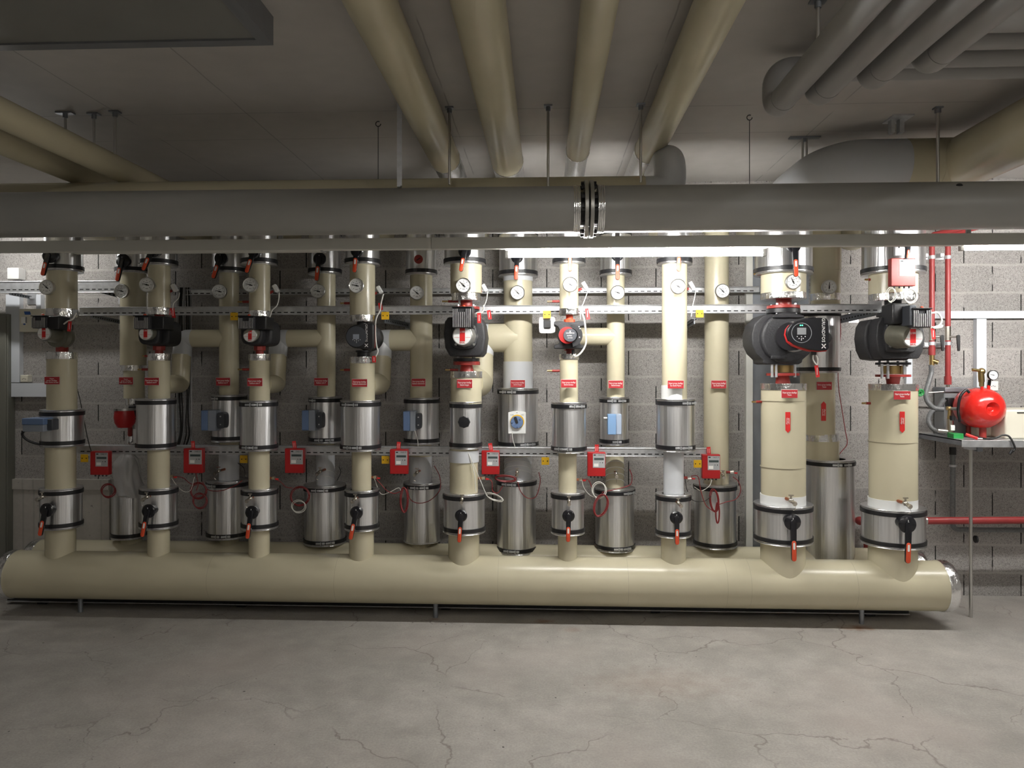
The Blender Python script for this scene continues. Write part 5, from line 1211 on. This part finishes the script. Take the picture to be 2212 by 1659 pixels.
for i, (pts, Y, m, l) in enumerate((
    ([(437, 1040), (450, 1058), (478, 1060), (510, 1048), (523, 1038)], 5.02, 'redwire', 'red wire draped across the second back riser jacket'),
    ([(423, 1022), (428, 1045), (424, 1060)], 4.97, 'redwire', 'short red wire under the meter between the second and third front risers'),
    ([(369, 1030), (383, 1050), (398, 1062), (412, 1058), (420, 1030)], 4.96, 'whitewire', 'pale wire sagging beside the second front riser'),
    ([(370, 1028), (395, 1032), (410, 1044), (425, 1048)], 4.97, 'redwire', 'red wire from the second front riser probe'),
    ([(588, 1033), (605, 1040), (618, 1052), (632, 1054)], 4.97, 'redwire', 'red wire from the third front riser probe'),
    ([(808, 1030), (822, 1045), (836, 1060), (852, 1066), (868, 1060)], 4.96, 'redwire', 'red wire from the square-headed pump riser probe'),
    ([(808, 1032), (822, 1066), (840, 1064), (862, 1054), (866, 1070)], 4.97, 'whitewire', 'pale wire beside the square-headed pump riser'),
    ([(880, 1052), (886, 1078), (905, 1087), (930, 1080), (950, 1058), (950, 1030), (938, 1006)], 5.10, 'redwire', 'dark wire curving round the jacket below the round red sticker'),
    ([(1010, 975), (1030, 1020), (1050, 1068)], 4.79, 'whitewire', 'pale wire slanting across the mid-rack pump riser'),
    ([(1012, 980), (1024, 1020), (1028, 1062)], 4.79, 'whitewire', 'pale wire falling down the mid-rack pump riser'),
    ([(1050, 1032), (1062, 1040), (1064, 1060), (1075, 1065), (1086, 1050)], 4.98, 'redwire', 'red wire curling below the meter beside the mid-rack pump riser'),
    ([(1118, 1040), (1125, 1062), (1140, 1076), (1158, 1072), (1167, 1040), (1164, 1020)], 5.12, 'redwire', 'dark red wire round the jacket below the blue dial knob'),
    ([(1256, 1034), (1262, 1055), (1275, 1070), (1290, 1076)], 4.97, 'whitewire', 'pale wire beside the small dial pump riser'),
    ([(1256, 1036), (1270, 1036), (1278, 1052), (1282, 1070)], 4.97, 'redwire', 'red wire from the small dial pump riser probe'),
    ([(1300, 1064), (1325, 1058), (1350, 1052), (1363, 1045), (1365, 1028), (1360, 1014)], 5.08, 'redwire', 'red wire over the pale blue actuator riser jacket'),
    ([(1455, 976), (1470, 1000), (1479, 1030), (1484, 1058), (1496, 1080), (1520, 1083), (1536, 1072)], 4.98, 'blackwire', 'black wire falling from the middle jacket of the riser without a pump'),
    ([(1494, 1028), (1508, 1030), (1514, 1060), (1524, 1090), (1540, 1104)], 4.98, 'redwire', 'red wire beside the riser without a pump'),
    ([(1583, 1030), (1595, 1040), (1600, 1060), (1590, 1078), (1570, 1084), (1552, 1090)], 5.06, 'redwire', 'red wire curving round the plain back riser jacket'),
    ([(1500, 1052), (1515, 1060), (1532, 1050), (1538, 1036)], 4.99, 'whitewire', 'pale wire under the meter on the plain back riser'),
    ([(514, 1000), (527, 1012), (530, 1030)], 5.14, 'blackwire', 'black wire beside the second back riser sleeve'),
    ([(732, 1008), (736, 1020), (728, 1038)], 5.14, 'blackwire', 'black wire beside the third back riser sleeve'),
    ([(896, 930), (902, 950), (903, 964)], 5.06, 'whitewire', 'grey wire hanging from the actuator below the round red sticker'),
    ([(1106, 934), (1108, 950), (1113, 966)], 5.06, 'whitewire', 'grey wire hanging from the blue dial knob plate'))):
    cable(l, pts, Y, .0024 if m != 'redwire' else .0028, m, 'wire')
for (x, y, Y, l, c) in ((370, 1029, 4.92, 'second front riser', 'F2'), (589, 1033, 4.92, 'third front riser', 'F3'), (808, 1031, 4.92, 'square-headed pump riser', 'F4'), (1042, 1033, 4.92, 'mid-rack pump riser', 'F5'), (1251, 1036, 4.92, 'small dial pump riser', 'F6'), (1486, 1032, 4.9, 'riser without a pump', 'F7'), (1578, 1020, 5.2, 'plain back riser', 'B7')):
    q = P(x, y, Y); t = thing('temperature_probe', 'small metal and red probe stub on the side of the ' + l, 'probe', q, 'side probes')
    MB().cyl(q+V(-.03, 0, 0), q, .009, n=10).build('stub', 'redpaint' if c in ('F7', 'B7') else 'copper', t); MB().cyl(q, q+V(.022, -.01, .004), .011, n=6).build('nut', 'nickel', t)
    MB().obox(q+V(.034, -.012, -.004), (.02, .006, .009)).build('red_clip', 'redtag', t)

# ---------------------------------------------------------------- left wall items
t = thing('electrical_cabinet', 'tall grey-green steel cabinet at the dark end of the room', 'cabinet', (P(-60, 1250, 5.45).x, 5.48, 0))
xr_ = P(17, 900, 5.45).x; zt = P(17, 678, 5.45).z
MB().box(xr_-.8, xr_, 5.45, YW-.002, .1, zt).build('body', 'cabinet', t, bev=.004); MB().box(xr_-.78, xr_-.01, 5.44, 5.45, .12, zt-.02).build('door', 'cabinet', t, bev=.003)
MB().box(xr_-.8, xr_, 5.46, YW-.002, 0, .1).build('plinth', 'rubber', t)
def trunk(label, x0, y0, x1, y1, d=.045, m='trunk'):
    a = P(x0, y1, YW-d); b_ = P(x1, y0, YW-d); t = thing('cable_trunking', label, 'trunking', ((a.x+b_.x)/2, YW-d, a.z), 'white wall trunking')
    MB().box(a.x, b_.x, YW-d, YW-d+.004, a.z, b_.z).build('lid', m, t); MB().box(a.x+.001, b_.x-.001, YW-d+.004, YW, a.z+.001, b_.z-.001).build('base', m, t)
trunk('wide white vertical trunking beside the grey cabinet', 12.5, 636, 42, 826)
trunk('wide white horizontal trunking below the small socket', 12.5, 827.5, 100, 857)
trunk('narrow white vertical trunking above the ivory breaker box', 78, 636, 88, 667)
trunk('white horizontal trunking on the block wall above the red tank', 1984, 671, 2330, 688)
trunk('white vertical trunking on the block wall behind the red tank', 2110, 688.5, 2131, 838)
trunk('narrow white vertical trunking behind the pump beside the red pipes', 1958, 770, 1971, 832, .03)
q = P(80, 700, YW-.06); t = thing('breaker_box', 'ivory breaker box with a blue label on the wall', 'breaker box', P(73, 717, YW-.03))
a = P(41.5, 717, YW-.06); b_ = P(99.5, 667, YW-.06); MB().box(a.x, b_.x, YW-.06, YW, a.z, b_.z).build('case', 'ivory', t, bev=.004)
MB().prism([(P(52, 0, YW-.06).x, P(0, 673, YW-.06).z), (P(65, 0, YW-.06).x, P(0, 673, YW-.06).z), (P(67, 0, YW-.06).x, P(0, 680, YW-.06).z), (P(54, 0, YW-.06).x, P(0, 680, YW-.06).z)], YW-.0615, YW-.06).build('blue_label', 'bluelabel', t)
MB().box(P(46.5, 0, YW-.06).x, P(57.5, 0, YW-.06).x, YW-.064, YW-.06, P(0, 699, YW-.06).z, P(0, 685, YW-.06).z).build('switch', 'paperwhite', t); MB().box(P(56, 0, YW-.06).x, P(58, 0, YW-.06).x, YW-.066, YW-.06, P(0, 698, YW-.06).z, P(0, 685, YW-.06).z).build('toggle', 'midgrey', t)
MB().box(P(50.5, 0, YW-.06).x, P(55, 0, YW-.06).x, YW-.0615, YW-.06, P(0, 702, YW-.06).z, P(0, 699, YW-.06).z).build('blue_mark', 'bluelabel', t)
def wbox(name, label, cat, x0, y0, x1, y1, d, m, extra=None):
    a = P(x0, y1, YW-d); b_ = P(x1, y0, YW-d); t = thing(name, label, cat, ((a.x+b_.x)/2, YW-d, a.z)); MB().box(a.x, b_.x, YW-d, YW, a.z, b_.z).build('case', m, t, bev=.004)
    if extra:
        for k in (-.012, 0, .012): MB().prism(circ((a.x+b_.x)/2+k, (a.z+b_.z)/2-abs(k)*.3, .003, 8), YW-d-.0008, YW-d).build('socket_hole', 'print', t)
    return t
wbox('junction_box', 'square white junction box above the short lit tray', 'junction box', 15, 578, 40, 603, .08, 'white')
wbox('wall_socket', 'small ivory wall socket beside the wide vertical trunking', 'socket', 43.5, 810, 60, 825.5, .05, 'ivory', True)
wbox('wall_socket', 'white wall socket beside the red compressor tank', 'socket', 2134, 823, 2157, 844, .03, 'white', True)
# vertical wire ladder with cables
t = thing('cable_ladder', 'dark vertical wire cable ladder full of cables on the wall', 'cable ladder', P(398, 960, 5.45))
za, zb_ = P(398, 968, 5.45).z, P(398, 622, 5.45).z
for px in (382, 414): X = P(px, HY, 5.45).x; MB().cyl((X, 5.45, za), (X, 5.45, zb_), .004, n=8).build('side_wire', 'zinc', t)
b = MB(); k = za
while k < zb_: b.cyl((P(382, HY, 5.45).x, 5.45, k), (P(414, HY, 5.45).x, 5.45, k), .003, n=6); k += .055
b.build('rungs', 'zinc', t)
for i, px in enumerate((385, 389, 393, 398, 403, 408, 411)):
    X = P(px, HY, 5.42).x; pts = [(X+.004*math.sin(j*1.3+i), 5.42+.004*math.cos(j*1.7+i), zb_+(za-zb_)*j/12) for j in range(13)]
    pts[-1] = (X-.04, 5.43, za-.02)
    o = MB().tube(smooth_path(pts, 3), .005+.002*(i % 2), 8).build('cable', 'blackwire' if i % 3 else 'midgrey'); tag(o, ['black', 'grey'][i % 3 == 0]+' cable running down the wire ladder', 'cable', ['black', 'grey'][i % 3 == 0]+' cables in the wire ladder')
# B1 fittings
q = P(270, 900, 5.12); t = thing('pressure_regulator', 'round dark red regulator with a metal lid on the first back riser', 'regulator', (q.x, 5.12, P(0, 925, 5.12).z))
s_ = S(270, 5.12); MB().lathe((q.x, 5.12, P(0, 923, 5.12).z), (0, 0, 1), [(0, 0), (14*s_, .002), (20*s_, 10*s_), (22*s_, 22*s_), (21*s_, 32*s_), (20*s_, 37*s_)], 32).build('body', 'redbox', t)
MB().cyl((q.x, 5.12, P(0, 886, 5.12).z), (q.x, 5.12, P(0, 881, 5.12).z), 22*s_, n=32).build('lid', 'steel', t)
MB().tube([(q.x-.02, 5.12, P(0, 881, 5.12).z), (q.x, 5.12, P(0, 875, 5.12).z), (q.x+.02, 5.12, P(0, 881, 5.12).z)], .002, 6).build('wire_loop', 'steel', t)
MB().box(P(282, 0, 5.15).x, P(296, 0, 5.15).x, 5.12, 5.22, P(0, 905, 5.15).z, P(0, 876, 5.15).z).build('bracket', 'rubber', t, bev=.004)
MB().cyl(P(281, 915, 5.15), P(281, 940, 5.2), .016, n=14).build('outlet', 'redpaint', t)
o = MB().box(P(287, 0, 5.16).x, P(299, 0, 5.16).x, 5.16, 5.2, P(0, 958, 5.16).z, P(0, 925, 5.16).z).build('control_unit', 'white', None, bev=.003); tag(o, 'small white control unit below the dark red regulator', 'control unit')
# wrapped elbow
q = P(272, 1030, 5.2); prof = [(.075, P(0, 1068, 5.2).z), (.085, P(0, 1050, 5.2).z), (.09, P(0, 1030, 5.2).z), (.088, P(0, 1005, 5.2).z), (.07, P(0, 990, 5.2).z), (.03, P(0, 978, 5.2).z)]
MB().lathe((P(281, 0, YB).x, YB, 0), (0, 0, 1), [(.072, prof[0][1]), (.074, P(0, 1020, YB).z), (.06, P(0, 990, YB).z), (.025, P(0, 980, YB).z)], 32).build('cone_fitting', 'whitepvc', B1)
random.seed(3); b = MB(); vs = []; fs = []; n = 40; m_ = 12
for j in range(m_+1):
    f = j/m_; z = P(0, 1072-94*f, 5.2).z; rr = .094-.02*f-.045*max(0, f-.75)*4*f; cxx = P(283-14*math.sin(f*2.2), 0, 5.22).x
    for i in range(n):
        a = 2*math.pi*i/n; k = 1+.10*math.sin(5*a+3*f)+.06*math.sin(11*a-7*f)+random.uniform(-.03, .03)
        vs.append((cxx+rr*k*math.cos(a), 5.24+rr*k*.9*math.sin(a), z))
for j in range(m_):
    for i in range(n): fs.append((j*n+i, j*n+(i+1) % n, (j+1)*n+(i+1) % n, (j+1)*n+i))
b.add(vs, fs); o = b.build('plastic_bag', 'bag', None, sharp=80); tag(o, 'crumpled clear plastic bag wrapped over the first back riser fitting', 'plastic bag')

# ---------------------------------------------------------------- right wall items
def clamp(root, X, Y, Z, r):
    MB().ring((X, Y, Z-.012), (0, 0, 1), r, r+.006, 0, .024, 24).build('pipe_clamp', 'zinc', root)
YR = 5.40
for i, (px, yb, l) in enumerate(((2013, 745, 'shorter red vertical pipe on the wall ending in a brass elbow'), (2047.5, 828, 'longer red vertical pipe on the wall ending above the grey pump case'))):
    X = P(px, 700, YR).x; t = thing('red_wall_pipe', l, 'pipe', (X, YR, P(px, yb, YR).z), 'red vertical wall pipes')
    zs, ze = P(px, 705, YR).z, P(px, 760 if i == 0 else yb-15, YR).z
    MB().cyl((X, YR, zs), (X, YR, 2.56), .0185, n=20).build('upper_pipe', 'redpipe', t)
    MB().tube([(X, YR, 2.56), (X, YR, 2.60), (X+.30, YR-.35, 2.66), (X+.5, YR-.6, 2.80)], .0185, 16, fil=.03).build('sloping_pipe', 'redpipe', t)
    MB().cyl((X, YR, ze), (X, YR, zs-.10), .0185, n=20).build('lower_pipe', 'redpipe', t)
    v = MB().cyl((X, YR, zs-.10), (X, YR, zs), .020, n=8).build('ball_valve', 'nickel', t)
    hx = X+.045+(.0 if i else .0); hz = P(px, 728, YR).z
    MB().cyl((X, YR, hz), (hx, YR-.04, hz), .008, n=10).build('valve_stem', 'steel', v)
    MB().capsule((hx, hz+.002), (hx+.004, hz-.095), .011, .007, YR-.055, YR-.042).build('black_lever', 'rubber', v)
    for py in (556, 742): clamp(t, X, YR, P(px, py, YR).z, .0185)
    if i == 0:
        MB().cyl((X, YR, P(0, 769, YR).z), (X, YR, P(0, 752, YR).z), .023, n=10).build('socket', 'redpipe', t)
        br = MB(); br.cyl((X, YR, P(0, 790, YR).z), (X, YR, P(0, 768, YR).z), .017, n=14); br.cyl((X, YR, P(0, 780, YR).z), (X+.035, YR-.02, P(0, 788, YR).z+.012), .016, n=14); br.build('brass_elbow', 'brass', t)
    else:
        MB().cyl((X, YR, P(0, 829, YR).z), (X, YR, P(0, 812, YR).z), .024, n=16).build('socket', 'redpipe', t)
        MB().cyl((X, YR, P(0, 838, YR).z), (X, YR, P(0, 829, YR).z), .012, n=10).build('end_nut', 'nickel', t)
for (py, l) in ((556, 'upper'), (745, 'lower')):
    a = P(1972 if py < 600 else 1985, py, YW-.03); b_ = P(2052, py, YW-.03); t = thing('wall_strut', 'short galvanised strut behind the %s clamps of the red pipes' % l, 'strut', ((a.x+b_.x)/2, YW-.03, a.z-.02))
    MB().box(a.x, b_.x, YW-.03, YW, a.z-.018, a.z+.018).build('strut', 'zinc', t)
    for px in (2013, 2047.5): X = P(px, 700, YR).x; MB().cyl((X, YW-.03, a.z), (X, YR+.02, a.z), .007, n=8).box(X-.05, X-.025, YR, YR+.06, a.z-.012, a.z+.012).build('spacer', 'zinc', t)
o = MB().tube(smooth_path([P(2011, 788, YR), P(2012, 805, YR), P(2005, 830, 5.38), P(2000, 850, 5.37), P(2004, 868, 5.36), P(2018, 881, 5.35), P(2038, 884, 5.34)], 8), .017, 14).build('braided_hose', 'greyhose'); tag(o, 'grey braided hose from the brass elbow towards the grey pump case', 'hose')
o = MB().tube(smooth_path([P(2040, 862, 5.34), P(2028, 880, 5.35), P(2012, 890, 5.36), P(2006, 908, 5.36), P(2014, 925, 5.34), P(2030, 933, 5.32)], 8), .016, 14).build('rubber_hose', 'greyhose'); tag(o, 'grey rubber hose curving down to the shelf', 'hose')
q = P(1988, 848, 5.36); t = thing('green_handwheel', 'small green handwheel on a thin chrome pipe left of the red tank', 'handwheel', q)
b = MB(); b.tube([(q.x+.022*math.cos(a), q.y, q.z+.022*math.sin(a)) for a in [2*math.pi*k/20 for k in range(21)]], .006, 8, cap=False)
for k in range(3): a = math.pi*k/3; b.capsule((q.x-.02*math.cos(a), q.z-.02*math.sin(a)), (q.x+.02*math.cos(a), q.z+.02*math.sin(a)), .004, .004, q.y-.003, q.y+.003)
b.build('wheel', 'green', t); MB().tube([P(1994, 848, 5.37), P(2012, 848, 5.37), P(2042, 846, 5.36)], .006, 10).build('chrome_pipe', 'steel', t)
MB().cyl(P(1978, 848, 5.40), P(1986, 848, 5.37), .012, n=10).build('stub', 'green', t)
# shelf
xs0 = P(2077, 950, 4.98).x; zs1 = P(2077, 951, 4.98).z; zs0 = P(2077, 966, 4.98).z
t = thing('wall_shelf', 'deep galvanised steel shelf carrying the red compressor', 'shelf', (xs0+.5, 5.2, zs0))
MB().box(xs0, xs0+1.3, 4.98, YW, zs1-.006, zs1).build('shelf_top', 'zinc', t); MB().box(xs0, xs0+1.3, 4.975, 4.98, zs0, zs1).build('front_edge', 'zinc', t, bev=.001); MB().box(xs0, xs0+.005, 4.98, YW, zs0+.01, zs1).build('side_edge', 'zincdull', t)
X = P(2097, 1100, 5.04).x; MB().cyl((X, 5.04, 0), (X, 5.04, zs0+.005), .0105, n=16).build('post', 'steel', t, label='slim steel post')
MB().box(X-.03, X+.03, 5.01, 5.07, zs0-.02, zs0).build('post_bracket', 'zinc', t); MB().box(X+.02, X+.055, 5.0, 5.035, zs0-.03, zs0).build('square_tube', 'zincdull', t)
# red tank
q = P(2117, 881, 5.18); R = 43.5*S(2117, 5.18)
t = thing('compressor_tank', 'shiny red round pressure tank with dimpled front on the shelf', 'tank', (q.x, 5.18, zs1))
prof = [(.03, .0), (.032, -.003), (R*.30, .012), (R*.33, .016), (R*.38, .014), (R*.55, .006), (R*.8, -.022), (R*.93, -.052), (R, -.095), (R, -.125), (R*1.008, -.128), (R*1.008, -.14), (R, -.143), (R, -.20), (R*.93, -.24), (R*.75, -.27), (R*.4, -.29), (0, -.295)]
prof = [(0, -.012), (R*.08, -.012), (R*.13, -.016), (R*.20, -.010), (R*.24, .002)]+prof[3:]
b = MB(); b.lathe((q.x, 5.18-.13, q.z), (0, -1, 0), prof, 56, False); b.build('tank_body', 'redtank', t)
MB().cyl((q.x-.005, 5.14, zs1), (q.x-.005, 5.14, q.z-R*.9), .022, n=14).cyl((q.x, 5.32, zs1), (q.x, 5.32, q.z-R*.85), .015, n=10).build('foot', 'redpaint', t)
b = MB(); zt = q.z+R
for dx in (-.022, .022): b.cyl((q.x+dx, 5.12, zt-.015), (q.x+dx, 5.12, zt+.018), .010, n=12)
b.build('port', 'redtank', t)
v = MB(); x_ = q.x-.024; v.cyl((x_, 5.12, zt+.01), (x_, 5.12, zt+.04), .015, n=6); v.cyl((x_, 5.12, zt+.04), (x_-.004, 5.12, zt+.10), .019, n=14); v.sphere((x_, 5.12, zt+.11), .024, .022, .024); v.cyl((x_, 5.12, zt+.115), (x_-.065, 5.11, zt+.122), .010, n=10)
v.build('safety_valve', 'brass', t)
g = V(q.x+.024, 5.09, zt+.086); MB().cyl((g.x, 5.12, zt+.015), (g.x, 5.11, g.z-.03), .010, n=10).build('gauge_stem', 'rubber', t)
o = MB().lathe(g, (0, -1, 0), [(.026, 0), (.033, .004), (.033, .022), (.030, .024), (.030, .018)], 32, False).build('gauge_case', 'rubber', t)
MB().prism(circ(g.x, g.z, .030), g.y-.020, g.y-.014).build('gauge_dial', 'dialwhite', o); MB().capsule((g.x+.004, g.z), (g.x-.022, g.z+.004), .0025, .001, g.y-.0215, g.y-.020).build('gauge_pointer', 'print', o)
o = MB().tube(smooth_path([P(2073, 910, 5.2), P(2070, 885, 5.14), P(2074, 858, 5.12), P(2086, 843, 5.12), P(2094, 848, 5.12)], 8), .009, 10).build('air_hose', 'rubber'); tag(o, 'thin black hose arching onto the red tank', 'hose')
# grey case behind
a = P(2040, 940, 5.36); b_ = P(2098, 838, 5.36); t = thing('pump_case', 'grey metal pump case behind the red tank', 'pump case', ((a.x+b_.x)/2, 5.40, zs1))
MB().box(a.x, b_.x+.08, 5.36, 5.50, zs1, b_.z).build('case', 'midgrey', t, bev=.006); MB().box(a.x-.004, b_.x+.09, 5.345, 5.51, b_.z-.03, b_.z+.004).build('lid', 'zincdull', t, bev=.004)
MB().box(a.x+.003, P(2066, 0, 5.34).x, 5.32, 5.36, P(0, 874, 5.34).z, P(0, 856, 5.34).z).build('black_module', 'rubber', t, bev=.003)
t = thing('valve_cluster', 'cluster of brass and steel fittings beside the red tank', 'fittings', P(2055, 940, 5.18))
MB().cyl(P(2046, 882, 5.2), P(2053, 882, 5.2), .014, n=12).cyl(P(2052, 886, 5.2), P(2050, 905, 5.2), .012, n=10).build('brass_fitting', 'brass', t)
MB().cyl(P(2052, 883, 5.2), P(2068, 883, 5.15), .011, n=12).build('steel_fitting', 'steel', t); MB().cyl(P(2048, 932, 5.2), P(2026, 930, 5.22), .015, n=12).build('steel_fitting', 'steel', t)
MB().cyl(P(2052, 905, 5.2), P(2052, 936, 5.2), .022, n=14).build('regulator_body', 'nickel', t); MB().cyl(P(2057, 898, 5.18), P(2057, 908, 5.18), .016, n=14).build('black_knob', 'rubber', t)
o = MB().box(P(2055, 0, 5.15).x, P(2064, 0, 5.15).x, 5.155, 5.165, P(0, 923, 5.15).z, P(0, 912, 5.15).z).build('white_badge', 'paperwhite', t, bev=.002)
o = MB().box(P(2060, 0, 5.1).x, P(2082, 0, 5.1).x, 5.1, 5.18, zs1, P(0, 929, 5.1).z).build('green_box', 'green', None, bev=.003); tag(o, 'small green box on the shelf beside the brass fittings', 'box')
p = P(2086, 938, 5.03); q2 = P(2112, 946, 5.0); t = thing('red_tool_handle', 'red-handled tool lying on the shelf in front of the tank', 'tool', p)
p.z = max(p.z, zs1+.012); q2.z = zs1+.010; MB().tube([p, p.lerp(q2, .5), q2], .010, 10).build('handle', 'redtag', t); MB().tube([q2, q2+V(.03, 0, -.001)], .003, 6).build('shaft', 'steel', t)
t = thing('plastic_case', 'cream plastic case on the shelf beyond the red tank', 'case', (P(2170, 0, 5.2).x, 5.25, zs1))
MB().box(P(2100, 0, 5.3).x, P(2170, 0, 5.2).x, 5.24, 5.48, zs1, P(0, 893, 5.2).z).build('lower_case', 'ivory', t, bev=.02, seg=3); MB().box(P(2168, 0, 5.1).x, P(2290, 0, 5.1).x, 5.08, 5.45, zs1, P(0, 880, 5.1).z).build('upper_case', 'ivory', t, bev=.012)
MB().box(P(2197, 0, 5.08).x, P(2260, 0, 5.08).x, 5.076, 5.08, P(0, 887, 5.08).z, P(0, 885, 5.08).z).build('slot', 'print', t)
o = MB().tube(smooth_path([P(2100, 941, 5.1), P(2130, 948, 5.03), P(2150, 946, 5.0), P(2166, 940, 4.99), P(2180, 943, 4.97), P(2190, 960, 4.96), P(2192, 970, 4.96), P(2185, 978, 4.96)], 8), .006, 8).build('power_cable', 'blackwire'); tag(o, 'black power cable hanging over the shelf edge with a plug', 'cable')
MB().cyl(P(2187, 972, 4.96), P(2181, 981, 4.96), .009, n=10).build('plug', 'rubber', o)
# pipes below the shelf
t = thing('grey_wall_pipe', 'thin grey pipe under the shelf, bending along the wall', 'pipe', P(2059, 1140, 5.44))
MB().tube([P(2058, 978, 5.44), P(2058, 1144, 5.44), P(2330, 1146, 5.44)], .0175, 18, fil=.04).build('pipe', 'greyhose', t)
q = P(2058, 1006, 5.44); MB().ring((q.x, 5.44, q.z-.008), (0, 0, 1), .017, .024, 0, .016, 20).build('pipe_clamp', 'zinc', t); q = P(2106, 1144, 5.44); MB().ring((q.x, 5.44, P(0, 1144, 5.44).z*1), (1, 0, 0), .0, .026, 0, .012, 20).build('coupling', 'rubber', t)
MB().cyl(P(2058, 966, 5.44), P(2058, 982, 5.44), .022, n=14).build('top_socket', 'rubber', t)
t = thing('red_cross_pipe', 'red pipe crossing the wall low behind the thickest risers', 'pipe', P(1950, 1125, 5.3))
MB().tube([P(1872, 1225, 5.42), P(1872, 1126, 5.36), P(1860, 1125, 5.30), P(1990, 1125, 5.24), P(2340, 1123, 5.24)][2:], .025, 20).build('pipe', 'redpipe', t)
MB().sphere(P(1858, 1125, 5.30), .034, .04, .03).build('elbow', 'redpipe', t); MB().cyl(P(1871, 1200, 5.45), P(1871, 1120, 5.45), .018, n=14).build('drop_pipe', 'redpipe', t)
q = P(1997, 1125, 5.24); MB().ring((q.x-.012, 5.24, q.z), (1, 0, 0), .02, .031, 0, .022, 24).build('clamp', 'steel', t)
print('objects', len(bpy.data.objects))
